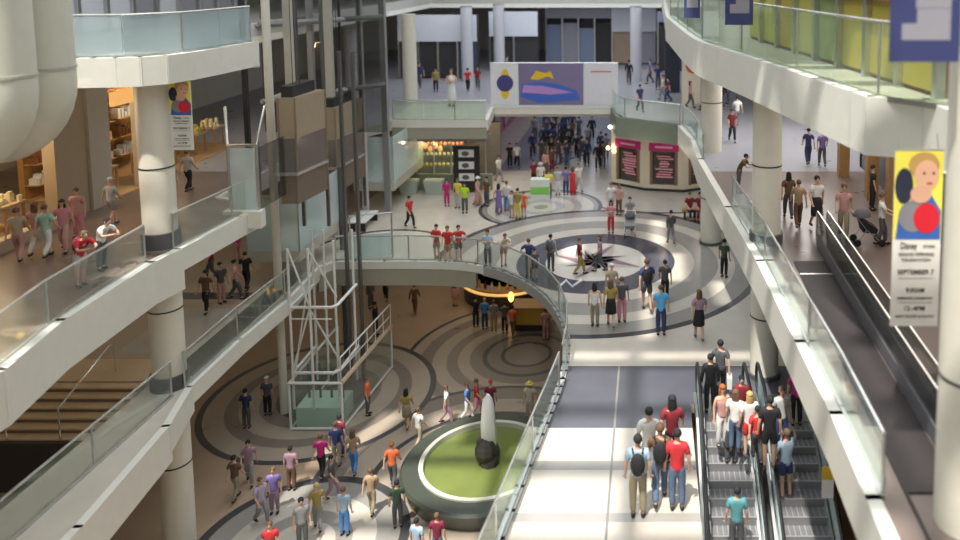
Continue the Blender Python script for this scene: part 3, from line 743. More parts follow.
mb = MB(); mb.band([(a[0], a[1]+.2), (b[0]-1.6, b[1]+.2)], .9, 2.5, .03); mb.build('glass_front', GLASSG, S)
mb = MB(); mb.box(a[0]-3, b[0]+.1, a[1]+.1, a[1]+.3, 2.75, 3.2); mb.build('header', mat('stall_header', (.16, .15, .16), .5), S)
for k in range(5):
    x = a[0]+.6+k*.95
    mb = MB(); mb.box(x-.03, x+.03, a[1]+.1, a[1]+.16, .9, 2.8); mb.build('mullion', STEEL, S)
cl = zat(430, 148, a[1]+1.2)
for k in range(5):
    mb = MB(); x = cl.x-.55+k*.28; z = cl.z+(.12 if k % 2 else -.05); mb.ell((x, cl.y, z), (.14, .14, .17), 8, 6)
    t = mb.build('pendant_lamp', mat('copper_lamp', (.7, .3, .12), .4, emit=(1, .42, .15), es=.9), S, True)
# black menu board with pale pictures
a2 = zat(454, 189, a[1]-.25); b2 = zat(479, 146, a[1]-.25)
t = empty('menu_board', ((a2.x+b2.x)/2, a2.y, 0), 'black menu board with three white pictures beside the food stall', 'board')
mb = MB(); mb.box(a2.x, b2.x, a2.y, a2.y+.12, 0, b2.z); mb.build('panel', mat('board_black', (.02, .02, .022), .4), t)
for k in range(3):
    z = b2.z-.62-k*.66; xm = (a2.x+b2.x)/2
    mb = MB(); mb.box(xm-.42, xm+.42, a2.y-.02, a2.y, z, z+.42); pc_ = mb.build('picture', mat('board_white', (.8, .8, .8), .4), t)
    mb = MB(); mb.ell((xm-.05, a2.y-.02, z+.2), (.2, .01, .14)); mb.build('printed_dish', mat('board_grey', (.12, .12, .13), .4), pc_)
# pale tubs
for k, px_ in enumerate((411, 436)):
    c = at(px_, 192, 0)
    t = empty('planter_tub', (c.x, c.y-.32, 0), ['pale green tapered tub on the left in front of the food stall', 'pale green tapered tub on the right in front of the food stall'][k], 'tub', 'tubs before the food stall')
    y_ = c.y-.32
    mb = MB()
    mb.loft([[(c.x-.38, y_-.22, 0), (c.x+.38, y_-.22, 0), (c.x+.38, y_+.22, 0), (c.x-.38, y_+.22, 0)], [(c.x-.52, y_-.3, .78), (c.x+.52, y_-.3, .78), (c.x+.52, y_+.3, .78), (c.x-.52, y_+.3, .78)]])
    mb.build('tub', mat('tub_green', (.44, .52, .44), .5), t)
    mb = MB()
    for j in range(8): mb.ell((c.x-.42+j*.12, y_, .80), (.08, .18, .06), 6, 5)
    mb.build('filling', MATS['goods_cream'], t)

# corridor
xa = xy(492, 150, 0)[0]-.3
mb = MB(); mb.box(xa-.2, xa, 44.5, 70, 0, 3.7); struct('wall_left', mb, mat('corridor_wall', (.36, .10, .18), .5))
mb = MB(); mb.box(-2.2, -2.0, 47, 70, 0, 3.7); struct('wall_right', mb, mat('corridor_wall_r', (.5, .5, .52), .5))
mb = MB(); mb.box(xa, -2.0, 70, 70.2, 0, 3.7); struct('wall_far', mb, mat('corridor_end', (.6, .62, .7), .5))
for k in range(5):
    y_ = 47+k*3.6; t = empty('shop_window', (xa+.05, y_, 0), 'lit shop window on the magenta corridor wall, one of a row', 'shop window', 'corridor shop windows')
    mb = MB(); mb.box(xa, xa+.06, y_, y_+2.0, .5, 2.4); mb.build('pane', mat('window_grey', (.30, .28, .30), .3), t)
    mb = MB(); mb.box(xa, xa+.1, y_-.1, y_, .3, 2.6); mb.box(xa, xa+.1, y_+2.0, y_+2.1, .3, 2.6); mb.build('frame', mat('window_frame_pink', (.4, .08, .2), .5), t)
# cardboard info stand by ring
c = at(540, 200, 0)
t = empty('info_stand', (c.x, c.y, 0), 'small white and green information stand on the far ring', 'stand')
mb = MB(); mb.box(c.x-.5, c.x+.5, c.y, c.y+.5, 0, 1.1); mb.build('cabinet', mat('stand_white', (.7, .75, .68), .5), t)
mb = MB(); mb.box(c.x-.5, c.x+.5, c.y-.02, c.y, .3, .7); mb.build('green_stripe', mat('stand_green', (.25, .6, .12), .5), t)

# advert panels on the bridge railing
Db = at(550, 108, Z3).y-.25
def panel(pa, pb, pt, pb_, label, m, deco):
    a = zat(pa, pb_, Db); b = zat(pb, pt, Db)
    e = empty('advert_panel', ((a.x+b.x)/2, Db, a.z), label, 'advert')
    mb = MB(); mb.box(a.x, b.x, Db, Db+.06, a.z, b.z); pn_ = mb.build('panel', m, e)
    w, h = b.x-a.x, b.z-a.z
    for (nm, pts, mm, dy) in deco:
        mb = MB(); A = [(a.x+u*w, Db-dy, a.z+v*h) for u, v in pts]; mb.loft([A, [(p[0], p[1]+.004, p[2]) for p in A]]); mb.build(nm, mm, pn_)
    mb = MB(); mb.tube([(a.x, Db+.03, b.z), (b.x, Db+.03, b.z)], .04, 6); mb.build('top_rail', STEEL, e, True)
    return e
def E(u, v, ru, rv, n=18): return [(u+ru*math.cos(2*PI*k/n), v+rv*math.sin(2*PI*k/n)) for k in range(n)]
PW = mat('panel_white', (.72, .72, .74), .5); NV = mat('panel_navy', (.06, .05, .2), .5)
panel(491, 518, 63, 105, 'white advert panel with a navy and yellow emblem, left on the bridge', PW, [('yellow_ribbon', E(.52, .5, .18, .36), YELLOW, .006), ('navy_disc', E(.52, .52, .3, .2), NV, .012)])
panel(519, 583, 63, 105, 'wide violet advert panel with blue and yellow swoosh, middle of the bridge', mat('panel_violet', (.20, .17, .30), .5),
      [('blue_swoosh', [(.02, .2), (.3, .05), (.95, .12), (.9, .35), (.6, .5), (.35, .55), (.05, .5)], mat('swoosh_blue', (.05, .13, .5), .5), .006), ('pink_swoosh', [(.05, .3), (.5, .25), (.85, .3), (.4, .45), (.08, .48)], mat('swoosh_pink', (.45, .25, .6), .5), .01), ('yellow_splash', [(.18, .62), (.3, .6), (.45, .68), (.55, .62), (.5, .8), (.4, .76), (.28, .82)], YELLOW, .012)])
panel(584, 618, 63, 105, 'plain white advert panel at the right end of the bridge', mat('panel_pale', (.66, .65, .70), .5), [('red_line', [(.2, .78), (.8, .78), (.8, .81), (.2, .81)], mat('panel_red', (.5, .1, .12), .5), .006)])

# ---------------------------------------------------------------- far third-level shopfronts
def shopfront(x0_, x1_, y_, z_, h, cols, label, seed, side=None, name='shopfront'):
    rr = random.Random(seed)
    e = empty(name, ((x0_+x1_)/2, y_, z_), label, 'shopfront')
    mb = MB(); mb.box(x0_, x1_, y_+.6, y_+.8, z_, z_+h); mb.build('back_wall', cols[0], e)
    n = max(2, int((x1_-x0_)/1.3)); w = (x1_-x0_)/n
    for k in range(n):
        m = cols[rr.randrange(len(cols))]; x = x0_+k*w
        mb = MB(); mb.box(x+.05, x+w-.05, y_+.2, y_+.3, z_+.1, z_+h*(.62+.3*rr.random())); mb.build('display_panel', m, e)
        mb = MB(); mb.box(x-.06, x+.06, y_, y_+.3, z_, z_+h); mb.build('mullion', STEEL, e)
    mb = MB(); mb.box(x0_, x1_, y_-.02, y_+.1, z_+h-(1.9 if seed in (2, 3, 5) else .8), z_+h); mb.build('sign_band', cols[-1], e)
    return e
cA = [DARK, mat('far_blue', (.20, .24, .36), .5), mat('far_navy', (.06, .07, .12), .5), mat('far_white', (.62, .64, .70), .5), mat('far_warm', (.36, .26, .18), .5), mat('far_grey', (.30, .30, .34), .5)]
shopfront(-18, -12.4, 56, Z3, 4.6, [DARK, MATS['far_navy'], DARK, MATS['far_warm'], MATS['far_white']], 'dark shopfront on the far third level, behind the white column', 2)
shopfront(-12.3, -8.6, 60, Z3, 4.6, [DARK, DARK, MATS['far_navy'], MATS['far_white']], 'black shopfront with pale sign left of the bridge adverts', 3)
shopfront(-8.5, -3.2, 64, Z3, 4.6, cA, 'mixed grey and blue shopfront behind the bridge adverts', 4)
shopfront(-3.1, .5, 64, Z3, 4.6, [MATS['far_grey'], MATS['far_white'], MATS['far_warm'], MATS['far_white']], 'pale shopfront right of the bridge adverts in the distance', 5)
shopfront(.6, 4.5, 60, Z3, 4.6, [DARK, MATS['far_blue'], MATS['far_navy'], MATS['far_blue']], 'blue-grey shopfront on the far third level near the right column', 6)
# piers and red poster
a = zat(672, 100, 50)
mb = MB(); mb.box(a.x-.45, a.x+.5, 50, 51, Z3, Z4-.45); t = mb.build('dark_pier', mat('pier_navy', (.03, .035, .06), .5)); tag(t, 'dark navy pier on the far third level right of the adverts', 'pier')
a = zat(692, 97, 46)
t = empty('poster_wall', (a.x, 46, Z3), 'cream wall panel with a red round poster beyond the far column', 'panel')
mb = MB(); mb.box(a.x-.6, a.x+.5, 46, 46.3, Z3, Z4-.45); mb.build('panel', lit, t)
mb = MB(); mb.ell((a.x+.05, 46, Z3+2.3), (.45, .04, .5), 16, 8); mb.build('red_poster', mat('poster_red', (.6, .08, .06), .5), t)
for k, (px_, D_) in enumerate(((468, 55), (500, 58), (636, 55), (352, 46))):
    a = zat(px_, 90, D_)
    mb = MB(); mb.cyl(a.x, D_, .4, Z3, Z4-.4, 24); t = mb.build('round_pier', mat('pier_pale', (.5, .5, .54), .5), None, True)
    tag(t, ['pale round pier in front of the black shopfront', 'pale round pier behind the left bridge advert', 'pale round pier right of the bridge adverts', 'pale round pier behind the lift shaft at left'][k], 'pier', 'far round piers')
# upper storefronts (level four) left, right and far
def sidefront(x, y0_, y1_, z_, h, cols, label, seed, sgn=1, name='shopfront'):
    rr = random.Random(seed); e = empty(name, (x, (y0_+y1_)/2, z_), label, 'shopfront')
    mb = MB(); mb.box(min(x, x-sgn*.25), max(x, x-sgn*.25), y0_, y1_, z_, z_+h); mb.build('back_wall', cols[0], e)
    n = max(2, int((y1_-y0_)/1.5)); w = (y1_-y0_)/n
    for k in range(n):
        y_ = y0_+k*w; m = cols[rr.randrange(1, len(cols))]
        xa_, xb_ = sorted((x, x+sgn*.06)); mb = MB(); mb.box(xa_, xb_, y_+.08, y_+w-.08, z_+.1, z_+h*(.42 if sgn > 0 else .36)); mb.build('display_panel', m, e)
        xa_, xb_ = sorted((x, x+sgn*.2)); mb = MB(); mb.box(xa_, xb_, y_-.08, y_+.08, z_, z_+h); mb.build('mullion', STEEL, e)
    return e
sidefront(-20.5, 16, 40, Z4, 4.6, [WHITE, MATS['far_white'], MATS['far_white'], mat('far_pale', (.5, .55, .56), .5), MATS['far_grey']], 'pale shopfront behind the upper left gallery glass', 8, 1)
GY = mat('shop_olive_yellow', (.46, .44, .09), .5); GG = mat('shop_green', (.24, .30, .12), .5); BR = mat('shop_brown', (.16, .07, .03), .5)
SF = sidefront(4.55, 14.8, 27.2, Z4, 4.9, [BR, GY, GY, GY, GG, GY, GG, mat('shop_mint', (.34, .44, .30), .5), mat('shop_ochre', (.42, .34, .06), .5)], 'yellow and green shopfront behind the upper right gallery glass', 11, -1)
SF.rotation_euler = (0, 0, math.radians(9.8)); mb = MB(); mb.box(4.3, 4.45, 14.8, 27.2, Z4+1.78, Z4+4.8); mb.build('shop_fascia', BR, SF)

# ---------------------------------------------------------------- left third-level shops
wx = at(80, 215, Z3).x
y_a, y_b, y_c, y_d, y_e = at(-30, 270, Z3).y, at(52, 224, Z3).y, at(84, 210, Z3).y, at(150, 186, Z3).y, at(172, 178, Z3).y
mb = MB(); mb.box(wx-.4, wx, y_b, y_c, Z3, Z4-.45); struct('wall_left', mb, mat('tan_wall', (.42, .34, .25), .5))
mb = MB(); mb.box(wx-.4, wx+.1, y_c, y_c+1.0, Z3, Z4-.45); mb.box(wx-.4, wx, y_c+1, y_e+6.5, Z3+3.9, Z4-.45); mb.box(wx-.4, wx, y_d+.0, y_d+1.2, Z3, Z4-.45); mb.box(wx-.4, wx, y_a, y_b, Z3+4.2, Z4-.45); struct('wall_left', mb, mat('greige_wall', (.50, .45, .38), .5))
def shoproom(y0_, y1_, h, label, seed, dens=1.0):
    rr = random.Random(seed); e = empty('shop_display', (wx-1.6, (y0_+y1_)/2, Z3), label, 'shop display')
    mb = MB(); mb.box(wx-3.2, wx-3.0, y0_, y1_, Z3, Z3+h); mb.build('back_wall', mat('shop_amber', (.34, .19, .07), .6, var=.3), e)
    mb = MB(); mb.box(wx-3.0, wx-.02, y0_, y1_, Z3+.002, Z3+.02); mb.build('shop_carpet', mat('shop_floor', (.35, .24, .12), .5), e)
    ny = max(2, int((y1_-y0_)/1.1))
    for k in range(ny):
        y_ = y0_+(k+.5)*(y1_-y0_)/ny
        for j in range(4):
            z = Z3+.5+j*.75
            mb = MB(); mb.box(wx-3.0, wx-2.5, y_-.45, y_+.45, z, z+.04); sh = mb.build('shelf', WOOD, e)
            mb = MB(); c_ = rr.choice(['goods_yellow', 'goods_cream', 'goods_orange'])
            for q_ in range(4): mb.box(wx-2.9, wx-2.6, y_-.4+q_*.2, y_-.26+q_*.2, z+.04, z+.2+rr.random()*.3)
            mb.build('displayed_goods', rr.choice([MATS[c_], DARK, MATS['far_white'], BR]), sh)['kind'] = 'stuff'
    for k in range(max(1, ny-1)):
        y_ = y0_+(k+.6)*(y1_-y0_)/max(1, ny-1)
        mb = MB(); mb.box(wx-1.7, wx-.7, y_-.4, y_+.4, Z3+.85, Z3+.92); mb.build('table_top', WOODL, e)
        for sx in (-1.62, -.78):
            for sy in (-.34, .34):
                mb = MB(); mb.box(wx+sx-.03, wx+sx+.03, y_+sy-.03, y_+sy+.03, Z3, Z3+.85); mb.build('table_leg', WOOD, e)
        mb = MB()
        for q_ in range(14):
            xq, yq = wx-1.65+rr.random()*.85, y_-.36+rr.random()*.6; mb.box(xq, xq+.09, yq, yq+.12, Z3+.92, Z3+1.0+rr.random()*.3)
        mb.build('displayed_goods', rr.choice([MATS['goods_cream'], MATS['far_white'], GY]), e)['kind'] = 'stuff'
    for k in range(2):
        mb = MB(); mb.box(wx-2.4, wx-2.2, y0_+.4+(k+.2)*(y1_-y0_-.8)/2, y0_+.4+(k+.8)*(y1_-y0_-.8)/2, Z3+h-.25, Z3+h-.2); mb.build('shelf_light', mat('amber_tube', (1, .8, .4), .5, emit=(1, .6, .2), es=14), e)
    return e
shoproom(y_a, y_b, 4.2, 'amber-lit shop interior full of goods at far left of the third level', 21)
shoproom(y_c+1.0, y_d, 3.9, 'narrow amber-lit shop doorway with shelves, left of the cream column', 22)
shoproom(y_d+1.2, y_e+6, 3.9, 'amber-lit shop display seen behind the small hanging banner', 23)
mb = MB(); mb.box(wx+.0, wx+.3, y_a, y_b, Z3, Z3+.35); t = mb.build('plinth', mat('plinth_tan', (.5, .42, .32), .5)); tag(t, 'low tan plinth along the far-left shop opening', 'plinth')
mb = MB(); a = zat(104, 122, y_c+1.5); mb.box(wx+.02, wx+.12, y_c+1.2, y_d-.2, Z3+3.3, Z3+3.8); t = mb.build('shop_sign', mat('sign_glow', (.8, .5, .2), .5, emit=(1, .5, .15), es=.7)); tag(t, 'amber sign strip above the narrow shop doorway', 'sign')

# ---------------------------------------------------------------- right third-level shop posts
R3 = [xy(843, 176, Z3), xy(871, 198, Z3), xy(892, 212, Z3)]
xw = max(p[0] for p in R3)+.5
for k, p in enumerate(R3):
    mb = MB(); mb.box(p[0]-.2, p[0]+.2, p[1]-.2, p[1]+.2, Z3, Z4-.45)
    t = mb.build('wooden_post', WOOD); tag(t, ['honey wood post farthest along the right shopfront', 'honey wood post in the middle of the right shopfront', 'honey wood post nearest the big hanging banner'][k], 'post', 'wooden shopfront posts')
mb = MB(); mb.box(xw, xw+.3, 12, R3[0][1]+1.5, Z3, Z4-.45); struct('wall_right', mb, mat('right_shop_dark', (.09, .075, .10), .35))
mb = MB(); mb.box(xw+.0, 16, R3[0][1]+1.2, R3[0][1]+1.5, Z3, Z4-.45); struct('wall_right', mb, MATS['far_grey'])

# ---------------------------------------------------------------- lower floor café
c = at(503, 306, Z1); c.y += 1.6
S = empty('cafe_kiosk', (c.x, c.y, Z1), 'round dark café counter with an amber light ring under the floor edge', 'kiosk')
R = 2.3
mb = MB(); mb.lathe([(R-.5, Z1), (R, Z1), (R, Z1+1.0), (R-.5, Z1+1.0), (R-.5, Z1)], (c.x, c.y), 40); mb.build('counter', mat('cafe_dark', (.04, .035, .03), .4), S, True)
mb = MB(); mb.lathe([(R-.6, Z1+1.0), (R+.08, Z1+1.0), (R+.08, Z1+1.06), (R-.6, Z1+1.06), (R-.6, Z1+1.0)], (c.x, c.y), 40); mb.build('counter_top', WOOD, S, True)
mb = MB(); mb.tube([(c.x+(R+.1)*math.cos(t_), c.y+(R+.1)*math.sin(t_), Z1+.9) for t_ in [math.radians(175+k*10) for k in range(14)]], .07, 6); mb.build('light_strip', mat('amber_strip', (1, .7, .3), .5, emit=(1, .55, .15), es=.7), S, True)
rr = random.Random(9)
for k in range(16):
    t_ = math.radians(180+k*11); mb = MB(); x = c.x+(R-.25)*math.cos(t_); y_ = c.y+(R-.25)*math.sin(t_)
    mb.lathe([(.07, Z1+1.06), (.08, Z1+1.25), (.03, Z1+1.36), (.03, Z1+1.42)], (x, y_), 8)
    mb.build('jar', [MATS['goods_yellow'], MATS['goods_orange'], DARK, MATS['far_white']][k % 4], S, True)
a = at(513, 332, Z1); b = at(549, 332, Z1)
t = empty('yellow_counter', ((a.x+b.x)/2, a.y, Z1), 'rectangular yellow service counter right of the round café', 'counter')
mb = MB(); mb.box(a.x, b.x, a.y, a.y+1.0, Z1+.35, Z1+1.15); mb.build('front', mat('counter_yellow', (.50, .30, .04), .4), t)
mb = MB(); mb.box(a.x+.1, b.x-.1, a.y+.1, a.y+.9, Z1, Z1+.35); mb.build('plinth', DARKM, t)
mb = MB(); mb.box(a.x-.05, b.x+.05, a.y-.05, a.y+1.05, Z1+1.15, Z1+1.2); mb.build('top', WOOD, t)
a = zat(511, 297, c.y-2.6)
t = empty('amber_lamp', (a.x, a.y, Z1), 'glowing amber lamp on a stem between the café and yellow counter', 'lamp')
mb = MB(); mb.cyl(a.x, a.y, .025, Z1, a.z-.2, 8); mb.build('stem', DARKM, t)
mb = MB(); mb.ell((a.x, a.y, a.z), (.14, .14, .26)); mb.build('shade', mat('amber_shade', (1, .7, .2), .5, emit=(1, .55, .1), es=4), t, True)
# bench by the far column
a = at(696, 219, 0)
t = empty('bench', (a.x, a.y, 0), 'small dark bench left of the far cream column', 'bench')
mb = MB(); mb.box(a.x-.7, a.x+.7, a.y-.05, a.y+.45, .4, .47); mb.build('seat', WOOD, t)
for dx in (-.55, .55):
    mb = MB(); mb.box(a.x+dx-.05, a.x+dx+.05, a.y, a.y+.4, 0, .4); mb.build('leg', DARKM, t)
# compass inlay
e = empty('compass_inlay', (cc.x, cc.y, 0), 'compass star and letter N set in the round dark ring of the floor', 'floor inlay')
def star(ang, L, w, m):
    a = math.radians(ang); d = Vector((math.cos(a), math.sin(a))); n = Vector((-d.y, d.x))
    for s, mm in ((1, m), (-1, mat('inlay_light', (.42, .37, .36), .3))):
        q = [Vector((0, 0)), d*w*1.1+n*w*s, d*L]
        mb = MB(); v = [(cc.x+p.x, cc.y+p.y, .004) for p in q]; mb.face(v if s < 0 else v[::-1]); mb.build('star_point', mm, e)
MAU = mat('inlay_mauve', (.22, .14, .17), .3)
for k in range(4): star(250+90*k, 2.05, .5, MAU)
for k in range(4): star(295+90*k, 1.4, .36, mat('inlay_dark', (.08, .07, .08), .3))
n0 = at(570, 284, 0)
mb = MB(); mb.tube([(n0.x-.42, n0.y-.34, .01), (n0.x-.18, n0.y+.30, .01), (n0.x+.12, n0.y-.30, .01), (n0.x+.42, n0.y+.34, .01)], .055, 6); mb.build('letter_mark', mat('letter_white', (.8, .8, .8), .4), e)
# ---------------------------------------------------------------- people
# joints for each pose; figure faces -Y, 1.72 m tall, origin between the feet
def V(*a): return Vector(a)
def basej():
    return dict(pel=V(0, 0, .95), waist=V(0, 0, 1.08), chest=V(0, 0, 1.30), neckb=V(0, 0, 1.43), neck=V(0, -.005, 1.49), head=V(0, -.02, 1.60),
                shL=V(.175, 0, 1.39), elL=V(.235, .02, 1.12), wrL=V(.25, -.04, .87), shR=V(-.175, 0, 1.39), elR=V(-.235, .02, 1.12), wrR=V(-.25, -.04, .87),
                hipL=V(.09, 0, .90), knL=V(.10, -.015, .49), anL=V(.10, .03, .08), hipR=V(-.09, 0, .90), knR=V(-.10, -.015, .49), anR=V(-.10, .03, .08))
def pose(name):
    j = basej()
    if name == 'walk': j.update(knL=V(.09, -.17, .50), anL=V(.09, -.20, .09), knR=V(-.09, .02, .49), anR=V(-.09, .27, .16), elL=V(.24, .09, 1.13), wrL=V(.25, .13, .89), elR=V(-.24, -.05, 1.13), wrR=V(-.23, -.22, .94))
    elif name == 'stride': j.update(knR=V(-.09, -.17, .50), anR=V(-.09, -.20, .09), knL=V(.09, .02, .49), anL=V(.09, .27, .16), elR=V(-.24, .09, 1.13), wrR=V(-.25, .13, .89), elL=V(.24, -.05, 1.13), wrL=V(.23, -.22, .94))
    elif name == 'hips': j.update(elL=V(.37, .06, 1.17), wrL=V(.19, -.06, 1.02), elR=V(-.37, .06, 1.17), wrR=V(-.19, -.06, 1.02))
    elif name == 'fold': j.update(elL=V(.25, -.06, 1.14), wrL=V(.02, -.20, 1.20), elR=V(-.25, -.06, 1.14), wrR=V(-.02, -.22, 1.14))
    elif name == 'phone': j.update(elL=V(.22, -.02, 1.13), wrL=V(.07, -.25, 1.25), elR=V(-.22, -.02, 1.13), wrR=V(-.06, -.25, 1.25), head=V(0, -.045, 1.59))
    elif name == 'lean':
        j.update(waist=V(0, -.02, 1.07), chest=V(0, -.14, 1.25), neckb=V(0, -.21, 1.36), neck=V(0, -.245, 1.41), head=V(0, -.30, 1.50), shL=V(.175, -.19, 1.33), shR=V(-.175, -.19, 1.33), elL=V(.25, -.36, 1.14), wrL=V(.10, -.55, 1.17), elR=V(-.25, -.36, 1.14), wrR=V(-.10, -.55, 1.17), anL=V(.10, .10, .08), knL=V(.10, .05, .49))
    elif name == 'push': j.update(elL=V(.24, -.12, 1.14), wrL=V(.20, -.38, 1.05), elR=V(-.24, -.12, 1.14), wrR=V(-.20, -.38, 1.05), knL=V(.09, -.13, .50), anL=V(.09, -.14, .08), anR=V(-.09, .2, .12))
    elif name == 'point': j.update(elL=V(.26, -.05, 1.15), wrL=V(.27, -.1, .9), elR=V(-.36, -.20, 1.30), wrR=V(-.46, -.42, 1.32))
    elif name == 'sit':
        dz = V(0, 0, -.42)
        for k in ('pel', 'waist', 'chest', 'neckb', 'neck', 'head', 'shL', 'shR', 'elL', 'elR', 'hipL', 'hipR'): j[k] = j[k]+dz
        j.update(knL=V(.11, -.44, .50), anL=V(.11, -.42, .08), knR=V(-.11, -.44, .50), anR=V(-.11, -.42, .08), wrL=V(.12, -.30, .60), wrR=V(-.12, -.30, .60), elL=V(.23, -.05, .74), elR=V(-.23, -.05, .74))
    return j
def skin(nodes, edges, name, sub=1, root=0):
    me = bpy.data.meshes.new('skel'); me.from_pydata([n[0] for n in nodes], edges, [])
    o = bpy.data.objects.new('skel', me); COL.objects.link(o)
    m = o.modifiers.new('s', 'SKIN'); m.use_smooth_shade = True; m.branch_smoothing = .3
    for i, n in enumerate(nodes):
        r = n[1]; me.skin_vertices[0].data[i].radius = r if isinstance(r, tuple) else (r, r)
        me.skin_vertices[0].data[i].use_root = (i == root)
    if sub: s = o.modifiers.new('u', 'SUBSURF'); s.levels = sub; s.render_levels = sub
    bpy.context.view_layer.update(); dg = bpy.context.evaluated_depsgraph_get()
    r = bpy.data.meshes.new_from_object(o.evaluated_get(dg)); r.name = name
    bpy.data.objects.remove(o); bpy.data.meshes.remove(me)
    r.materials.clear(); return r
PM = {}
SKN = {'light': mat('skin_light', (.62, .38, .27), .5), 'tan': mat('skin_tan', (.42, .24, .15), .5), 'dark': mat('skin_dark', (.16, .085, .05), .5)}
FEAT = mat('face_feature', (.04, .02, .015), .5)
def chain(j, names): return [j[n] for n in names]
def body_mesh(pn):
    k = ('body', pn)
    if k in PM: return PM[k]
    j = pose(pn)
    N = [(j['pel'], (.135, .10)), (j['waist'], (.12, .09)), (j['chest'], (.145, .10)), (j['neckb'], (.07, .065)), (j['neck'], .05),
         (j['head']+V(0, .0, -.055), (.062, .07)), (j['head']+V(0, 0, .03), (.078, .092)), (j['head']+V(0, .005, .10), (.058, .07))]
    E_ = [(0, 1), (1, 2), (2, 3), (3, 4), (4, 5), (5, 6), (6, 7)]
    for s in 'LR':
        b = len(N); N += [(j['sh'+s], .058), (j['el'+s], .041), (j['wr'+s], .027), (j['wr'+s]+(j['wr'+s]-j['el'+s]).normalized()*.08, (.036, .018))]
        E_ += [(2, b), (b, b+1), (b+1, b+2), (b+2, b+3)]
        b = len(N); an = j['an'+s]
        N += [(j['hip'+s], .092), (j['kn'+s], .060), (an, .040), (an+V(0, -.13, -.045), (.038, .025))]
        E_ += [(0, b), (b, b+1), (b+1, b+2), (b+2, b+3)]
    me = skin(N, E_, 'body')
    bm = bmesh.new(); bm.from_mesh(me); mb = MB(); mb.bm.free(); mb.bm = bm; mb.mi = 0
    for s, sg_ in (('L', 1), ('R', -1)):
        w = j['wr'+s]; d = (w-j['el'+s]).normalized(); side = d.cross(V(0, 1, 0)); side = (side if side.length > .1 else V(1, 0, 0)).normalized()
        nrm = d.cross(side).normalized()
        for f in range(4):
            o = w+d*.07+side*(f-1.5)*.019; L_ = (.066, .08, .084, .07)[f]
            mb.tube([o, o+d*L_*.5+nrm*.006, o+d*L_*.9+nrm*.028], [.0095, .009, .007], 5)
        o = w+d*.03+side*.03*sg_
        mb.tube([o, o+side*.028*sg_+d*.025+nrm*.01, o+side*.034*sg_+d*.055+nrm*.022], [.011, .010, .008], 5)
    h = j['head']
    mb.loft([[(h.x-.014, h.y-.088, h.z-.01), (h.x+.014, h.y-.088, h.z-.01), (h.x+.006, h.y-.09, h.z+.04), (h.x-.006, h.y-.09, h.z+.04)], [(h.x-.008, h.y-.115, h.z-.005), (h.x+.008, h.y-.115, h.z-.005), (h.x+.003, h.y-.098, h.z+.035), (h.x-.003, h.y-.098, h.z+.035)]])
    for s in (-1, 1): mb.ell((h.x+s*.082, h.y+.01, h.z+.015), (.012, .022, .032), 6, 5)
    mb.mi = 1
    for s in (-1, 1): mb.ell((h.x+s*.03, h.y-.088, h.z+.035), (.013, .008, .008), 6, 4)
    mb.ell((h.x, h.y-.078, h.z-.045), (.024, .012, .006), 6, 4)
    bm.to_mesh(me); bm.free(); me.materials.append(SKN['light']); me.materials.append(FEAT); me.shade_smooth()
    PM[k] = me; return me
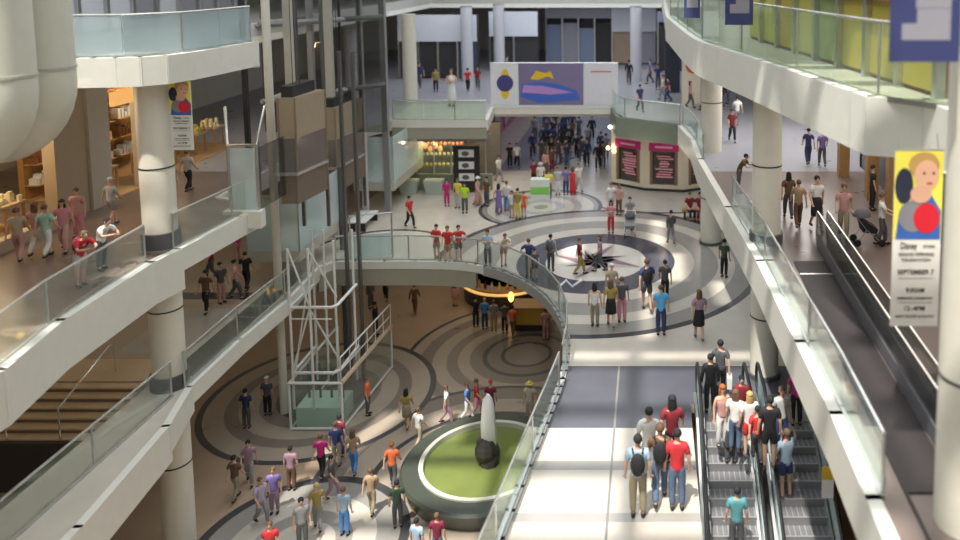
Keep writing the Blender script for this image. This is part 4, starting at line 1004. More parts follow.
def cloth_mesh(part, pn):
    k = (part, pn)
    if k in PM: return PM[k]
    j = pose(pn); g = .020
    if part in ('shirt', 'long_sleeve', 'tank_top'):
        N = [(j['pel']+V(0, 0, -.13), (.168, .135)), (j['pel']+V(0, 0, -.02), (.162, .128)), (j['waist'], (.145, .112)), (j['chest'], (.170, .125)), (j['neckb']+V(0, 0, -.005), (.115, .095))]
        E_ = [(0, 1), (1, 2), (2, 3), (3, 4)]
        for s in 'LR':
            b = len(N); N += [(j['sh'+s]+V(0, 0, .005), .086)]; E_ += [(3, b)]
            if part == 'shirt': N += [(j['sh'+s].lerp(j['el'+s], .75), .066)]; E_ += [(b, b+1)]
            if part == 'long_sleeve': N += [(j['el'+s], .058), (j['wr'+s], .042)]; E_ += [(b, b+1), (b+1, b+2)]
        me = skin(N, E_, part)
    elif part in ('trousers', 'shorts'):
        N = [(j['pel']+V(0, 0, .09), (.140, .110)), (j['pel']+V(0, 0, -.03), (.145, .115))]; E_ = [(0, 1)]
        for s in 'LR':
            b = len(N); N += [(j['hip'+s]+V(0, 0, -.06), .108)]
            if part == 'trousers': N += [(j['kn'+s], .082), (j['an'+s]+V(0, 0, .02), .066)]; E_ += [(1, b), (b, b+1), (b+1, b+2)]
            else: N += [(j['hip'+s].lerp(j['kn'+s], .8), .095)]; E_ += [(1, b), (b, b+1)]
        me = skin(N, E_, part)
    elif part in ('skirt', 'dress', 'long_dress'):
        p = j['pel']; mb = MB()
        def ring(c, a, b, n=16): return [(c.x+a*math.cos(2*PI*i/n), c.y+b*math.sin(2*PI*i/n), c.z) for i in range(n)]
        low = {'skirt': .50, 'dress': .50, 'long_dress': .12}[part]
        ys = (j['knL'].y+j['knR'].y)/2 if part != 'long_dress' else (j['anL'].y+j['anR'].y)/2
        R_ = [ring(V(0, ys*.9, low), .20, .18), ring(V(0, ys*.4, (low+.9)/2), .19, .16), ring(p+V(0, 0, -.03), .165, .135), ring(j['waist'], .14, .11)]
        if part != 'skirt': R_ += [ring(j['chest']+V(0, 0, .02), .168, .125), ring(j['neckb']+V(0, 0, -.02), .10, .08)]
        mb.loft(R_); me = mb.mesh(part, []); me.shade_smooth()
    elif part == 'short_hair':
        h = j['head']; mb = MB(); mb.ell((h.x, h.y+.030, h.z+.045), (.092, .100, .098), 12, 11, -.7); me = mb.mesh(part, []); me.shade_smooth()
    elif part == 'long_hair':
        h = j['head']; mb = MB()
        mb.ell((h.x, h.y+.020, h.z+.052), (.096, .105, .095), 12, 9, -.25)
        mb.loft([[(h.x+a*math.cos(t), h.y+.045+b*math.sin(t), h.z+zz) for t in [2*PI*i/12 for i in range(12)]] for zz, a, b in ((.08, .085, .07), (0, .098, .075), (-.12, .105, .06), (-.26, .09, .045), (-.32, .06, .03))])
        me = mb.mesh(part, []); me.shade_smooth()
    elif part in ('cap', 'sun_hat'):
        h = j['head']; mb = MB(); mb.ell((h.x, h.y+.01, h.z+.075), (.10, .11, .085), 12, 8, -.15)
        br = .17 if part == 'sun_hat' else .0
        if br: mb.lathe([(.09, h.z+.06), (br, h.z+.05), (br, h.z+.062), (.09, h.z+.075)], (h.x, h.y), 16)
        else: mb.loft([[(h.x-.07, h.y-.08, h.z+.07), (h.x+.07, h.y-.08, h.z+.07), (h.x+.07, h.y-.08, h.z+.085), (h.x-.07, h.y-.08, h.z+.085)], [(h.x-.05, h.y-.19, h.z+.05), (h.x+.05, h.y-.19, h.z+.05), (h.x+.05, h.y-.19, h.z+.06), (h.x-.05, h.y-.19, h.z+.06)]])
        me = mb.mesh(part, []); me.shade_smooth()
    elif part in ('shoe_L', 'shoe_R'):
        mb = MB()
        for s in part[-1]:
            a = j['an'+s]
            mb.ell((a.x, a.y-.06, a.z-.035), (.050, .135, .045), 8, 6)
        me = mb.mesh('shoe', []); me.shade_smooth()
    elif part == 'backpack':
        c_ = j['chest']; mb = MB(); mb.ell((c_.x, c_.y+.20, c_.z-.08), (.15, .10, .24), 12, 8)
        for s in (-1, 1): mb.tube([(s*.09, c_.y+.14, c_.z+.12), (s*.11, c_.y+.02, c_.z+.155), (s*.11, c_.y-.14, c_.z+.02), (s*.12, c_.y+.1, c_.z-.2)], .018, 5)
        me = mb.mesh(part, []); me.shade_smooth()
    elif part == 'shoulder_bag':
        mb = MB(); p = j['pel']; mb.ell((p.x+.25, p.y+.02, p.z-.02), (.06, .14, .12), 8, 6); mb.tube([(p.x+.24, p.y, p.z+.08), (j['shL'].x*.5, j['shL'].y-.15, j['shL'].z-.15), (-.06, j['neckb'].y, j['neckb'].z+.02)], .012, 5)
        me = mb.mesh(part, []); me.shade_smooth()
    elif part == 'shopping_bag':
        w = j['wrR']; mb = MB()
        mb.box(w.x-.08, w.x+.06, w.y-.17, w.y+.13, w.z-.48, w.z-.16); mb.tube([(w.x, w.y-.08, w.z-.16), (w.x, w.y-.02, w.z-.06), (w.x, w.y+.06, w.z-.16)], .008, 5); me = mb.mesh(part, [])
    PM[k] = me; return me
COLS = dict(red=(.55, .03, .04), darkred=(.22, .02, .03), maroon=(.20, .02, .05), magenta=(.55, .02, .22), pink=(.62, .25, .30), rose=(.55, .30, .28), orange=(.75, .16, .05), yellow=(.72, .60, .10), lime=(.45, .75, .02), green=(.10, .28, .12), darkgreen=(.04, .08, .05), mint=(.35, .6, .5),
            blue=(.08, .25, .60), skyblue=(.10, .42, .78), paleblue=(.35, .48, .62), navy=(.03, .045, .14), purple=(.20, .15, .40), lilac=(.45, .40, .58), teal=(.10, .30, .33), white=(.74, .74, .72), cream=(.62, .56, .44), beige=(.46, .38, .28), tan=(.36, .25, .15), brown=(.14, .08, .045), mustard=(.34, .26, .08), khaki=(.32, .27, .18),
            grey=(.26, .26, .27), lightgrey=(.48, .48, .48), darkgrey=(.09, .09, .10), black=(.015, .015, .018), denim=(.10, .15, .25), mauve=(.35, .22, .28), blond=(.48, .32, .12), ginger=(.32, .10, .03))
def cm(c): return mat('cloth_'+c, COLS[c], .8, var=.12, scale=8)
PR = {}
def add_part(root, name, me, m):
    if not me.materials: me.materials.append(cm('white'))
    o = bpy.data.objects.new(name, me); COL.objects.link(o); o.parent = root
    o.material_slots[0].link = 'OBJECT'; o.material_slots[0].material = m
    return o
PEOPLE = []
def person(p, ps, deg, top, bot, hair, label, group=None, s=1.0, sk='light', extra=(), hpx=None, parent=None):
    if hpx:
        s = min(1.13, max(.90, hpx/pxh(p, 1.72)))*s
    e = bpy.data.objects.new('person', None); COL.objects.link(e)
    e.location = p; e.rotation_euler = (0, 0, math.radians(deg)); e.scale = (s, s, s)
    tag(e, label, 'person', group)
    b = add_part(e, 'body', body_mesh(ps), SKN[sk])
    tp, tc_ = top.split('_') if '_' in top else ('shirt', top)
    bp_, bc = bot.split('_') if '_' in bot else ('trousers', bot)
    TN = {'long': 'long_sleeve', 'tank': 'tank_top', 'shirt': 'shirt', 'dress': 'dress', 'gown': 'long_dress'}[tp]
    add_part(e, TN, cloth_mesh(TN, ps), cm(tc_))
    if bot != '-': add_part(e, bp_, cloth_mesh(bp_, ps), cm(bc))
    hn, hc = hair.split('_')
    HN = {'short': 'short_hair', 'long': 'long_hair', 'cap': 'cap', 'hat': 'sun_hat'}[hn]
    add_part(e, HN, cloth_mesh(HN, ps), cm(hc))
    for s_ in 'LR': add_part(e, 'shoe', cloth_mesh('shoe_'+s_, ps), cm('black' if bot != '-' and bp_ == 'trousers' else 'darkgrey'))
    for x in extra:
        xn, xc = x.split('_')
        XN = {'pack': 'backpack', 'bag': 'shoulder_bag', 'sack': 'shopping_bag'}[xn]
        add_part(e, XN, cloth_mesh(XN, ps), cm(xc))
    PEOPLE.append(e); return e
def P2(x, y, *a, **k): return person(at(x, y, Z2), *a, **k)
def P1(x, y, *a, **k): return person(at(x, y, Z1), *a, **k)
def P3(x, y, *a, **k): return person(at(x, y, Z3), *a, **k)

# level two, middle
P2(410, 228, 'walk', 60, 'red', 'black', 'short_black', 'person in a red top walking alone on the pale floor beyond the gate', hpx=27)
P2(437, 260, 'fold', -15, 'red', 'shorts_khaki', 'short_black', 'left one of the three people in red at the glass edge', hpx=34)
P2(448, 262, 'stand', 0, 'red', 'shorts_khaki', 'short_brown', 'middle one of the three people in red at the glass edge', hpx=36)
P2(459, 261, 'hips', 20, 'red', 'shorts_darkgrey', 'short_black', 'right one of the three people in red at the glass edge', hpx=35)
P2(488, 266, 'fold', 0, 'paleblue', 'darkgrey', 'short_black', 'person with folded arms in a pale blue shirt, left of the beige-shirted leaner', hpx=35)
P2(504, 266, 'lean', 25, 'cream', 'shorts_tan', 'short_brown', 'person in a cream shirt leaning on the curved glass rail', hpx=35)
P2(529, 276, 'hips', 170, 'navy', 'darkgrey', 'short_brown', 'person in navy with hands on hips at the curved rail', hpx=35)
P2(535, 279, 'stand', 30, 'darkgrey', 'shorts_black', 'short_black', 'small child in dark clothes at the rail by the navy-shirted person', s=.72)
P2(551, 271, 'stand', 165, 'grey', 'darkgrey', 'short_black', 'person in a grey shirt standing on the left of the compass ring', hpx=36, extra=['pack_darkgrey'])
P2(580, 275, 'walk', 100, 'darkred', 'mustard', 'short_brown', 'person in dark red crossing the upper left of the compass star', hpx=36)
P2(600, 272, 'stride', -80, 'mauve', 'darkgrey', 'long_brown', 'person in a mauve top crossing the middle of the compass star', hpx=33)
P2(611, 233, 'fold', 0, 'pink', 'red', 'long_black', 'person in a pink top and bright red trousers above the compass', hpx=29)
P2(630, 229, 'push', 0, 'grey', 'darkgrey', 'short_black', 'person in grey pushing a stroller above the compass', hpx=29)
P2(611, 213, 'stand', 20, 'white', 'lightgrey', 'short_brown', 'person in white standing behind the red-trousered one', hpx=24)
P2(619, 215, 'stand', -20, 'rose', 'brown', 'long_brown', 'person in a rose top beside the person in white, near the shop', hpx=25)
P2(671, 244, 'walk', 200, 'long_darkgrey', 'grey', 'short_black', 'lone person in grey walking right of the compass ring', hpx=32)
P2(724, 277, 'stand', 150, 'darkgreen', 'black', 'short_black', 'dark-clothed person at the foot of the farther cream column', hpx=38)
P2(595, 326, 'stand', 170, 'tank_white', 'khaki', 'long_black', 'slim person in a light top, left of the group of three', hpx=40)
P2(611, 327, 'walk', 185, 'mustard', 'skirt_black', 'long_brown', 'person in a mustard top and black skirt with long brown hair', hpx=47)
P2(622, 322, 'stand', 190, 'darkgrey', 'pink', 'short_brown', 'person in a dark top and pink trousers right of the mustard top', hpx=45)
P2(612, 305, 'walk', 185, 'beige', 'cream', 'cap_white', 'person in beige with a white cap behind the mustard top', hpx=38)
P2(647, 311, 'walk', 190, 'navy', 'shorts_darkgrey', 'short_brown', 'tall person in navy with a black backpack on the compass ring', hpx=54, extra=['pack_black'])
P2(665, 301, 'stride', 180, 'darkgrey', 'black', 'short_black', 'person in dark grey at the right of the compass ring', hpx=41)
P2(661, 335, 'stand', 180, 'skyblue', 'navy', 'short_brown', 'person in a bright sky-blue shirt standing below the compass', hpx=50)
P2(699, 340, 'walk', 185, 'mauve', 'skirt_black', 'long_brown', 'person with long hair, mauve top and short black skirt, walking alone', hpx=50)
P2(720, 398, 'stride', 175, 'darkgrey', 'black', 'short_black', 'tall dark-clothed person carrying a white bag at the dark floor', hpx=58, extra=['sack_white'])
P2(710, 412, 'stand', 185, 'long_black', 'black', 'short_black', 'person all in black right behind the left escalator handrail', hpx=58)
# walkway near
P2(649, 484, 'walk', 180, 'white', 'lightgrey', 'short_black', 'person in white at the back of the walkway group', hpx=84, extra=[])
P2(638, 516, 'stand', 180, 'paleblue', 'khaki', 'short_black', 'person in pale blue with a black backpack on the near walkway', hpx=98, extra=['pack_black'])
P2(660, 503, 'stride', 180, 'brown', 'denim', 'short_brown', 'person with a black backpack in the middle of the near walkway group', hpx=84, extra=['pack_black'])
P2(677, 509, 'stand', 180, 'red', 'denim', 'short_black', 'person in a bright red shirt and jeans on the near walkway', hpx=90)
P2(672, 470, 'walk', 180, 'darkred', 'black', 'long_black', 'person in dark red at the back right of the walkway group', hpx=74)
# escalator crowd
P2(722, 447, 'stand', 20, 'tank_rose', 'white', 'long_ginger', 'ginger-haired person in a rose top at the escalator head', hpx=62)
P2(735, 452, 'stand', 160, 'white', 'denim', 'long_brown', 'brown-haired person in white between the ginger and blond ones', hpx=62)
P2(749, 456, 'stand', 190, 'white', 'shorts_red', 'long_blond', 'blond person in white at the escalator head', hpx=64)
P2(757, 462, 'walk', 180, 'red', 'darkgrey', 'short_black', 'smaller person in red between the blond person and the black shirt', s=.86)
P2(769, 468, 'stand', 180, 'black', 'shorts_black', 'short_black', 'person in a black shirt in front of the cream column', hpx=72)
P2(781, 449, 'stand', 10, 'lightgrey', 'navy', 'short_brown', 'person in a light grey shirt behind the black-shirted one', hpx=62)
P2(796, 425, 'stand', 180, 'magenta', 'black', 'short_black', 'person in magenta half hidden right of the cream column', hpx=58)
P2(741, 432, 'stand', 0, 'darkred', 'black', 'short_black', 'dark-haired person at the back of the escalator crowd', hpx=56)
ye = 20.4-.38*5+.19; 
person(V(zat(785, 480, 18.4).x+.05, 18.55, -.02-.21*4), 'point', 200, 'paleblue', 'shorts_navy', 'short_brown', 'person in a pale blue shirt riding the right escalator, arm on the rail', s=1.05)
person(V(2.05, 17.4, -.02-.21*7), 'stand', 180, 'teal', 'darkgrey', 'short_black', 'person in dark teal riding the left escalator')
person(V(2.1, 19.3, -.02-.21*2), 'stand', 180, 'white', 'darkgrey', 'short_brown', 'person in white riding the left escalator near its top')
# ring and stall area
P2(447, 206, 'stand', 20, 'magenta', 'magenta', 'short_black', 'small person in magenta nearest the pale green tubs', s=.82)
P2(458, 208, 'stand', -10, 'yellow', 'lightgrey', 'short_brown', 'person in a yellow top in front of the menu board', hpx=25)
P2(465, 213, 'stand', 5, 'lime', 'darkgrey', 'short_black', 'person in a lime green vest in front of the menu board', hpx=27)
P2(478, 206, 'walk', 70, 'gown_rose', '-', 'hat_white', 'person in a long rose dress and white hat right of the lime vest', hpx=28)
P2(487, 206, 'stand', -30, 'brown', 'darkgrey', 'short_black', 'person in brown beside the long rose dress', hpx=24)
P2(499, 214, 'walk', 170, 'gown_purple', '-', 'long_black', 'person in a long purple dress at the left of the far ring', hpx=27)
P2(507, 211, 'stand', 160, 'white', 'blue', 'short_brown', 'person in white and blue on the left part of the far ring', hpx=25)
P2(512, 218, 'stand', -20, 'white', 'shorts_beige', 'short_black', 'small person in white and beige shorts on the far ring', s=.8)
P2(518, 219, 'stand', 170, 'mustard', 'yellow', 'short_black', 'person in mustard with yellow legs on the far ring', hpx=26)
P2(524, 217, 'stand', 180, 'orange', 'shorts_orange', 'short_brown', 'child in orange on the far ring', s=.76)
P2(549, 198, 'stand', 180, 'yellow', 'darkgrey', 'short_brown', 'person in a yellow shirt right of the white-green stand', hpx=24)
P2(558, 195, 'stand', 0, 'lightgrey', 'white', 'short_brown', 'person in light grey between the yellow shirt and the purple top', hpx=22)
P2(566, 195, 'stand', 180, 'purple', 'navy', 'short_black', 'person in purple and navy behind the far ring', hpx=22)
P2(573, 195, 'stand', 170, 'gown_red', '-', 'long_brown', 'person in a long red dress behind the far ring', hpx=26)
P2(579, 191, 'walk', 30, 'white', 'lightgrey', 'short_brown', 'person in white just right of the long red dress', hpx=23)
P2(541, 190, 'stand', 10, 'white', 'brown', 'hat_white', 'person in white with a sun hat behind the white-green stand', hpx=22)
P2(534, 187, 'stand', 40, 'darkred', 'black', 'short_black', 'person in dark red left of the sun hat behind the stand', hpx=22)
P2(499, 182, 'walk', 60, 'white', 'grey', 'short_black', 'person in white at the mouth of the corridor by the magenta wall', hpx=22)
P2(517, 168, 'walk', 20, 'white', 'black', 'short_black', 'person in white and black walking in the left of the corridor', hpx=21)
P2(510, 168, 'stand', 0, 'black', 'black', 'short_black', 'person in black next to the white one in the corridor left', hpx=21)
P2(552, 172, 'stand', 200, 'brown', 'darkred', 'short_brown', 'person in brown at the front of the corridor crowd', hpx=24)
P2(546, 176, 'stand', 150, 'rose', 'brown', 'long_brown', 'person in rose at the front of the corridor crowd', hpx=22)
P2(567, 168, 'walk', 190, 'navy', 'denim', 'short_black', 'person in navy at the right front of the corridor crowd', hpx=26)
rr = random.Random(12)
for k in range(20):
    x = 541+(k % 4)*8.6+rr.random()*2+(k//4)*1.3; y = 164-(k//4)*7.4+rr.random()*1.5
    P2(x, y, rr.choice(['walk', 'stride', 'stand']), rr.choice([0, 180, 170, 10]), rr.choice(['long_black', 'darkgrey', 'long_navy', 'brown', 'black']), rr.choice(['black', 'darkgrey', 'navy']), rr.choice(['short_black', 'long_black', 'short_brown']), 'dark-clothed person deep in the dense crowd in the middle of the corridor', 'corridor crowd')
for k, (x, y) in enumerate(((577, 160), (582, 163), (587, 166), (588, 150), (598, 170), (603, 169), (601, 158), (606, 160), (592, 140), (579, 140), (533, 158), (535, 140))):
    P2(x, y, ['walk', 'stride', 'stand'][k % 3], 180*(k % 2), ['long_black', 'darkgrey', 'long_navy', 'grey'][k % 4], ['black', 'darkgrey'][k % 2], 'short_black', 'dark-clothed person strolling along the open side of the corridor', 'corridor strollers')
b_ = at(696, 219, 0)
person(V(b_.x+.2, b_.y+.12, 0), 'sit', 0, 'maroon', 'maroon', 'short_black', 'person in maroon seated on the bench by the far cream column')
person(V(b_.x-.3, b_.y+.12, 0), 'sit', 15, 'darkred', 'black', 'short_brown', 'person in dark red seated at the left end of the bench')
# left gallery, level three
a = at(84, 285, Z3)
P3(82, 286, 'lean', 65, 'red', 'shorts_lightgrey', 'short_brown', 'person in a red shirt leaning on the left gallery rail', hpx=60, extra=['pack_maroon'])
P3(103, 270, 'lean', 75, 'white', 'darkgrey', 'short_black', 'person in a white shirt leaning on the rail beside the red shirt', hpx=56)
P3(20, 262, 'walk', 200, 'beige', 'rose', 'short_brown', 'person in beige walking on the left gallery, farthest left', hpx=52)
P3(38, 256, 'stride', 190, 'rose', 'white', 'long_brown', 'person in rose and white walking second from the left on the gallery', hpx=50)
P3(48, 258, 'walk', 180, 'mint', 'white', 'short_brown', 'person in mint with white trousers on the left gallery', hpx=50)
P3(65, 252, 'walk', 20, 'pink', 'rose', 'long_black', 'person in pink behind the red-shirted leaner', hpx=46)
P3(79, 238, 'stand', 10, 'rose', 'pink', 'short_brown', 'person in rose standing near the tan shop wall', hpx=44)
P3(113, 226, 'walk', 170, 'lightgrey', 'shorts_grey', 'cap_white', 'person in light grey with a white cap before the shop doorway', hpx=44)
P3(189, 192, 'walk', 170, 'lightgrey', 'black', 'short_brown', 'person just behind the bottom of the small hanging banner', hpx=36)
P3(172, 205, 'stand', 60, 'grey', 'darkgrey', 'short_black', 'person half hidden behind the left cream column', hpx=38)
# right gallery
P3(788, 219, 'walk', 180, 'brown', 'darkgrey', 'long_black', 'person in brown walking right of the near cream column', hpx=44)
P3(798, 228, 'stride', 180, 'tan', 'brown', 'short_brown', 'person in tan beside the brown one on the right gallery', hpx=48)
P3(816, 230, 'walk', 10, 'white', 'skirt_black', 'short_black', 'person in a white top and dark skirt on the right gallery', hpx=54)
P3(843, 238, 'walk', -10, 'rose', 'khaki', 'short_brown', 'person in rose and khaki walking on the right gallery', hpx=54)
P3(881, 245, 'push', 80, 'white', 'darkgrey', 'short_brown', 'person in white pushing a stroller beside the wooden posts', hpx=52)
P3(739, 193, 'lean', 70, 'brown', 'darkgrey', 'short_black', 'person in brown leaning on the gallery rail between the columns', hpx=34)
P3(808, 165, 'stride', 180, 'navy', 'navy', 'short_black', 'person in navy far along the right gallery, left of a pair', hpx=30)
P3(822, 167, 'walk', 180, 'purple', 'darkgrey', 'short_black', 'person in purple far along the right gallery, right of a pair', hpx=30)
P3(872, 210, 'stand', 90, 'black', 'black', 'short_black', 'dark person standing by the nearest wooden post', hpx=40)
P3(732, 142, 'walk', 10, 'darkred', 'black', 'short_black', 'person in dark red far off left of the near right column', hpx=26)
P3(737, 126, 'stride', 190, 'white', 'grey', 'short_black', 'person in white farther off behind the dark red one', hpx=22)
P3(640, 112, 'walk', 30, 'navy', 'darkgrey', 'short_black', 'person in navy on the third level right of the bridge adverts', hpx=24)
P3(668, 103, 'walk', -90, 'maroon', 'navy', 'short_black', 'person in maroon before the navy pier on the third level', hpx=20)
P3(663, 100, 'stride', -90, 'white', 'grey', 'short_brown', 'person in white before the navy pier on the third level', hpx=20)
P3(690, 108, 'walk', 80, 'pink', 'darkgrey', 'long_black', 'person in pink near the red round poster', hpx=20)
P3(468, 92, 'walk', 180, 'red', 'black', 'short_black', 'person in red before the black shopfront, left of the adverts', hpx=21)
P3(478, 90, 'walk', 10, 'darkred', 'darkgrey', 'short_black', 'person in dark red before the black shopfront, nearest the adverts', hpx=21)
P3(436, 92, 'stand', 10, 'mustard', 'black', 'short_black', 'person in mustard in front of the dark shop beyond the white column', hpx=21)
P3(452, 106, 'fold', 0, 'gown_white', '-', 'short_brown', 'pale figure in a long white robe on the slab above the food stall', hpx=38, s=1.12)
for k, (x, y) in enumerate(((420, 88), (507, 80), (629, 85), (650, 84), (658, 90), (704, 112), (722, 110), (728, 104))):
    P3(x, y, ['walk', 'stand', 'stride'][k % 3], 90*k, ['navy', 'darkgrey', 'long_black', 'purple'][k % 4], 'darkgrey', 'short_black', 'small dark-clothed person on the distant third level', 'distant third level visitors')
# lower level
P1(415, 314, 'walk', 180, 'long_brown', 'brown', 'short_black', 'dark-clothed person walking on the brown lower floor, right of a pair', hpx=27)
P1(386, 300, 'walk', 10, 'long_darkgrey', 'black', 'short_black', 'dark-clothed person on the lower floor near the atrium edge', hpx=26)
P1(371, 308, 'stand', 60, 'long_darkgrey', 'darkgrey', 'long_black', 'shadowed person on the lower floor right of the lift mast', hpx=26)
P1(376, 336, 'stand', 90, 'long_black', 'black', 'short_black', 'shadowed person by the end of the lift enclosure rail', hpx=34)
P1(455, 306, 'stand', 150, 'purple', 'skirt_rose', 'long_black', 'person in purple left of the round café counter', hpx=27)
P1(485, 329, 'phone', 180, 'blue', 'navy', 'short_blond', 'person in a blue striped shirt at the café counter', hpx=31)
P1(494, 331, 'stand', 190, 'grey', 'tan', 'short_brown', 'person in grey right of the blue striped shirt', hpx=28)
P1(505, 333, 'stand', 180, 'darkgrey', 'black', 'short_black', 'person in dark grey between the café and the yellow counter', hpx=28)
P1(513, 337, 'walk', 170, 'orange', 'brown', 'short_black', 'person in orange at the left end of the yellow counter', hpx=28)
P1(546, 340, 'stand', 180, 'rose', 'rose', 'short_brown', 'person in rose at the right end of the yellow counter', hpx=28)
P1(476, 327, 'stand', 175, 'black', 'black', 'short_black', 'person in black left of the blue striped shirt', hpx=26)
P1(247, 428, 'stand', 180, 'navy', 'darkgrey', 'short_black', 'person in navy on the dark ring left of the lift enclosure', hpx=32)
P1(268, 415, 'stand', 180, 'darkgrey', 'black', 'cap_white', 'person in dark grey with a white cap left of the lift enclosure', hpx=32)
P1(236, 500, 'walk', 170, 'brown', 'khaki', 'short_black', 'person in brown on the lower floor, the farthest left', hpx=42)
P1(250, 484, 'walk', 20, 'mauve', 'grey', 'short_black', 'person in mauve on the lower floor beside the person in brown', hpx=38)
P1(275, 513, 'stand', 10, 'purple', 'mauve', 'short_brown', 'person in purple below the left ring of the lower floor', hpx=44)
P1(262, 524, 'walk', 60, 'lilac', 'grey', 'short_brown', 'person in lilac left of the purple one near the bottom', hpx=42)
P1(322, 478, 'walk', 180, 'magenta', 'black', 'short_brown', 'person in magenta in front of the lift enclosure', hpx=44)
P1(337, 466, 'stand', 180, 'navy', 'khaki', 'short_brown', 'person in navy and khaki in front of the lift enclosure', hpx=44)
P1(341, 456, 'stand', 160, 'maroon', 'navy', 'short_black', 'person in maroon close to the lift enclosure corner', hpx=40)
P1(354, 474, 'walk', 185, 'tan', 'blue', 'long_brown', 'person in tan with bright blue trousers right of the enclosure', hpx=44)
P1(368, 415, 'stand', 100, 'orange', 'darkgrey', 'short_brown', 'person in orange beside the long side of the enclosure', hpx=32)
P1(407, 428, 'walk', 180, 'mustard', 'skirt_khaki', 'long_black', 'person in mustard near the meeting rings, left of the fountain', hpx=32)
P1(393, 488, 'walk', 180, 'orange', 'darkgrey', 'short_ginger', 'person in bright orange on the sunlit floor left of the fountain', hpx=46)
P1(419, 448, 'walk', 150, 'white', 'beige', 'short_brown', 'person in white between the orange one and the fountain', hpx=36)
P1(447, 424, 'stride', 110, 'white', 'mauve', 'short_brown', 'person in white and mauve behind the fountain rim, at left', hpx=30)
P1(468, 421, 'walk', 80, 'blue', 'white', 'short_brown', 'person in blue behind the fountain', hpx=28)
P1(477, 417, 'walk', 100, 'red', 'pink', 'short_brown', 'person in red behind the fountain', hpx=26)
P1(491, 419, 'stand', 180, 'maroon', 'navy', 'cap_red', 'person with a red cap directly behind the water jet', hpx=28)
P1(530, 420, 'stand', 0, 'cream', 'beige', 'hat_yellow', 'person in cream with a yellow hat behind the fountain at right', hpx=27)
P1(556, 420, 'walk', 90, 'darkred', 'darkgrey', 'short_brown', 'person in dark red at the far right of the fountain by the glass', hpx=30)
P1(372, 514, 'walk', 180, 'tan', 'khaki', 'short_brown', 'person in tan alone on the sunlit floor', hpx=46)
P1(345, 535, 'stand', 175, 'paleblue', 'blue', 'short_brown', 'person in pale blue near the bottom, left of the person in tan', hpx=48)
P1(303, 548, 'stand', 30, 'grey', 'darkgrey', 'short_black', 'person in grey near the bottom edge, on the small ring', hpx=50)
P1(318, 530, 'walk', 200, 'mustard', 'grey', 'short_blond', 'person in mustard near the bottom, left of the pale blue shirt', hpx=46)
P1(272, 572, 'stand', 15, 'red', 'white', 'short_brown', 'person in red cut off by the bottom edge, below the purple one', hpx=48)
P1(438, 563, 'stand', 180, 'maroon', 'denim', 'short_brown', 'person in maroon at the near side of the fountain', hpx=50)
P1(418, 568, 'stand', 160, 'paleblue', 'denim', 'short_black', 'person in pale blue left of the maroon one, cut by the bottom edge', hpx=50)
P1(333, 500, 'walk', 90, 'darkgrey', 'mauve', 'short_black', 'person in dark grey between the magenta and pale blue tops', hpx=42)
P1(398, 527, 'stand', 200, 'darkgreen', 'darkgrey', 'short_black', 'person in dark green left of the fountain, below the orange one', hpx=46)
P1(292, 490, 'stand', 180, 'mauve', 'brown', 'short_black', 'person in mauve left of the magenta one before the enclosure', hpx=40)
# left walk of level two
for k, (x, y, c_, lb) in enumerate(((207, 312, 'brown', 'farthest left'), (222, 303, 'darkgrey', 'second from the left'), (236, 300, 'rose', 'in rose'), (247, 291, 'black', 'nearest the lifts'), (238, 262, 'magenta', 'in magenta at the back'), (212, 280, 'maroon', 'in maroon at the back'))):
    P2(x, y, ['walk', 'stand', 'stride'][k % 3], 60*k, c_, ['black', 'rose', 'darkgrey'][k % 3], 'short_black', 'person on the shaded second-level walk under the left gallery, '+lb, hpx=38)
# strollers
def stroller(p, deg, label, col='black'):
    e = empty('stroller', p, label, 'stroller'); 
    mb = MB()
    mb.loft([[(p.x-.22, p.y-.25, p.z+.38), (p.x+.22, p.y-.25, p.z+.38), (p.x+.22, p.y+.15, p.z+.42), (p.x-.22, p.y+.15, p.z+.42)], [(p.x-.24, p.y-.28, p.z+.52), (p.x+.24, p.y-.28, p.z+.52), (p.x+.24, p.y+.25, p.z+.85), (p.x-.24, p.y+.25, p.z+.85)]])
    mb.build('seat', cm(col), e)
    mb = MB(); mb.ell((p.x, p.y+.15, p.z+.86), (.26, .28, .2), 10, 7, -.1); mb.build('canopy', cm('darkgrey'), e, True)
    mb = MB()
    for s in (-.24, .24): mb.tube([(p.x+s, p.y-.4, p.z+.12), (p.x+s, p.y+.05, p.z+.5), (p.x+s, p.y+.45, p.z+1.02)], .014, 6); mb.tube([(p.x+s, p.y+.32, p.z+.12), (p.x+s, p.y+.05, p.z+.5)], .014, 6)
    mb.tube([(p.x-.24, p.y+.45, p.z+1.02), (p.x+.24, p.y+.45, p.z+1.02)], .02, 6); mb.build('frame', STEEL, e, True)
    for sx in (-.24, .24):
        for sy in (-.4, .32):
            mb = MB(); mb.tube([(p.x+sx-.02, p.y+sy, p.z+.11), (p.x+sx+.02, p.y+sy, p.z+.11)], .11, 12); mb.build('wheel', BLACK, e, True)
    e.rotation_euler = (0, 0, math.radians(deg)); return e
stroller(at(630, 235, 0), 0, 'grey stroller pushed above the compass ring', 'grey')
stroller(at(866, 244, Z3), 90, 'black stroller on the right gallery beside the wooden posts')
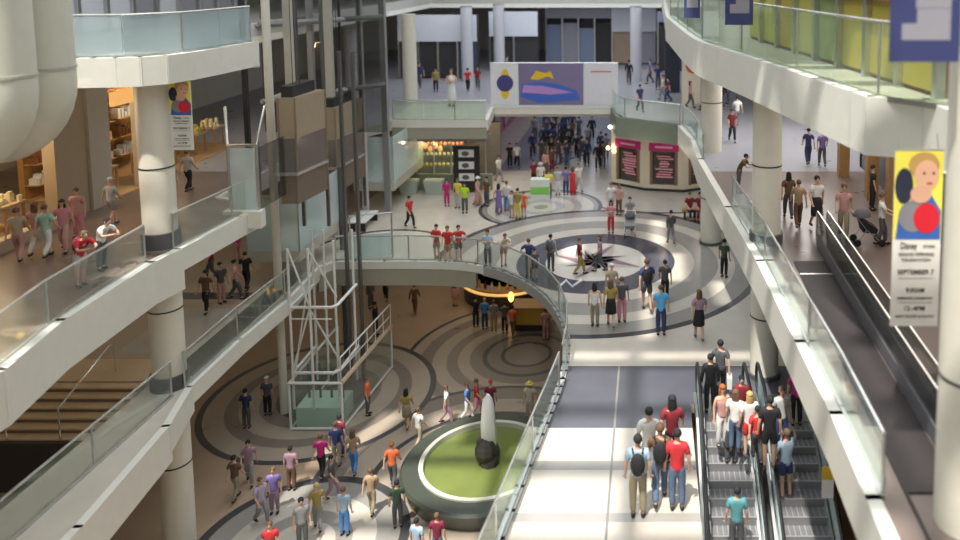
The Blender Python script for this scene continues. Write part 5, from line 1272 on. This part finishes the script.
# ---------------------------------------------------------------- light
w = bpy.data.worlds.new('World'); sc.world = w; w.use_nodes = True
bg = w.node_tree.nodes['Background']; bg.inputs[0].default_value = (.86, .93, 1.0, 1); bg.inputs[1].default_value = 2.6
def sun(el, az, s, col=(1, .95, .86)):
    l = bpy.data.lights.new('sun', 'SUN'); l.energy = s; l.angle = math.radians(1.2); l.color = col
    o = bpy.data.objects.new('sun', l); COL.objects.link(o); o.rotation_euler = (math.radians(90-el), 0, math.radians(az)); return o
sun(66, -22, 6.5)
def area(x0, x1, y0, y1, z, power, col=(1, .93, .82)):  # unseen area lights added to brighten galleries, corridor and floors
    l = bpy.data.lights.new('fill_area', 'AREA'); l.shape = 'RECTANGLE'; l.size = x1-x0; l.size_y = y1-y0; l.energy = power; l.color = col
    o = bpy.data.objects.new('fill_area', l); COL.objects.link(o); o.location = ((x0+x1)/2, (y0+y1)/2, z)
WM = (1, .84, .62)
area(-25, -15, 12, 40, Z3-.55, 200, WM)      # left level two
area(-25, -14, 24, 70, Z2-.6, 200, WM)       # left lower level
area(-12, -4, 34, 44, Z2-.6, 160, WM)
area(-19, -15, 14, 40, Z4-.5, 130, WM)
area(5, 9, 8, 40, Z4-1.0, 900, (1, .92, .82))
area(-8, -3, 47, 68, Z3-.55, 330, (.82, .88, 1))
area(-18, 6, 50, 62, Z4-.5, 700, (.85, .9, 1))
area(-22, -16, 14, 40, Z5-.6, 300, (.95, 1, 1))
area(6.2, 8, 12, 34, Z5-.6, 260, (1, .95, .8))
area(-14, -8, 42, 46, Z3-1.0, 90, WM)
area(2, 9, 30, 50, Z3-1.0, 200, (.9, .95, 1))
for a_, b_ in ((17, 38), (38, 60)): area(-13.5, 4.5, a_, b_, 23.7, 3000, (.9, .95, 1))  # added under the closed roof in place of skylight daylight
def lamp(x, y, z, p, col=(1, .75, .45)):  # unseen point lights added to brighten shopfronts, stall and shop rooms
    l = bpy.data.lights.new('fill_point', 'POINT'); l.energy = p; l.color = col; l.shadow_soft_size = .15
    o = bpy.data.objects.new('fill_point', l); COL.objects.link(o); o.location = (x, y, z)
for px_, py_ in ((632, 160), (663, 160), (700, 160)):
    p = at(px_, 200, 0); lamp(p.x, p.y-.6, 2.75, 14, (1, .85, .65))
for px_ in (415, 440, 465):
    p = at(px_, 190, 0); lamp(p.x, p.y+1.0, 2.5, 35)
for y_ in (y_a+1.5, y_a+4, y_b-1.0, (y_c+1+y_d)/2, y_d+3, y_e+3):
    lamp(wx-1.8, y_, Z3+3.3, 150 if y_ < y_b else 60)
area(4.5, 9, 32, 40, Z4-.6, 500, (1, 1, 1))  # added to brighten the floor far along the right gallery

# ---------------------------------------------------------------- camera
cd = bpy.data.cameras.new('camera'); cam = bpy.data.objects.new('camera', cd); COL.objects.link(cam)
cam.location = (0, 0, CAMZ); cam.rotation_euler = (PI/2-PITCH, 0, 0)
cd.sensor_width = 36; cd.lens = FPX/960*36; cd.shift_x = (480-CX)/960; cd.shift_y = -(270-CY)/960
cd.clip_end = 300; cd.clip_start = .1
cd.dof.use_dof = True; cd.dof.focus_distance = 25.5; cd.dof.aperture_fstop = (FPX/960*.036)/.105
sc.camera = cam
sc.view_settings.view_transform = 'Standard'; sc.view_settings.look = 'None'; sc.view_settings.gamma = 1; sc.view_settings.exposure = 0.0
sc.view_settings.use_curve_mapping = False
try: sc.cycles.use_denoising = True
except Exception: pass
sc.cycles.max_bounces = 8; sc.cycles.transparent_max_bounces = 24
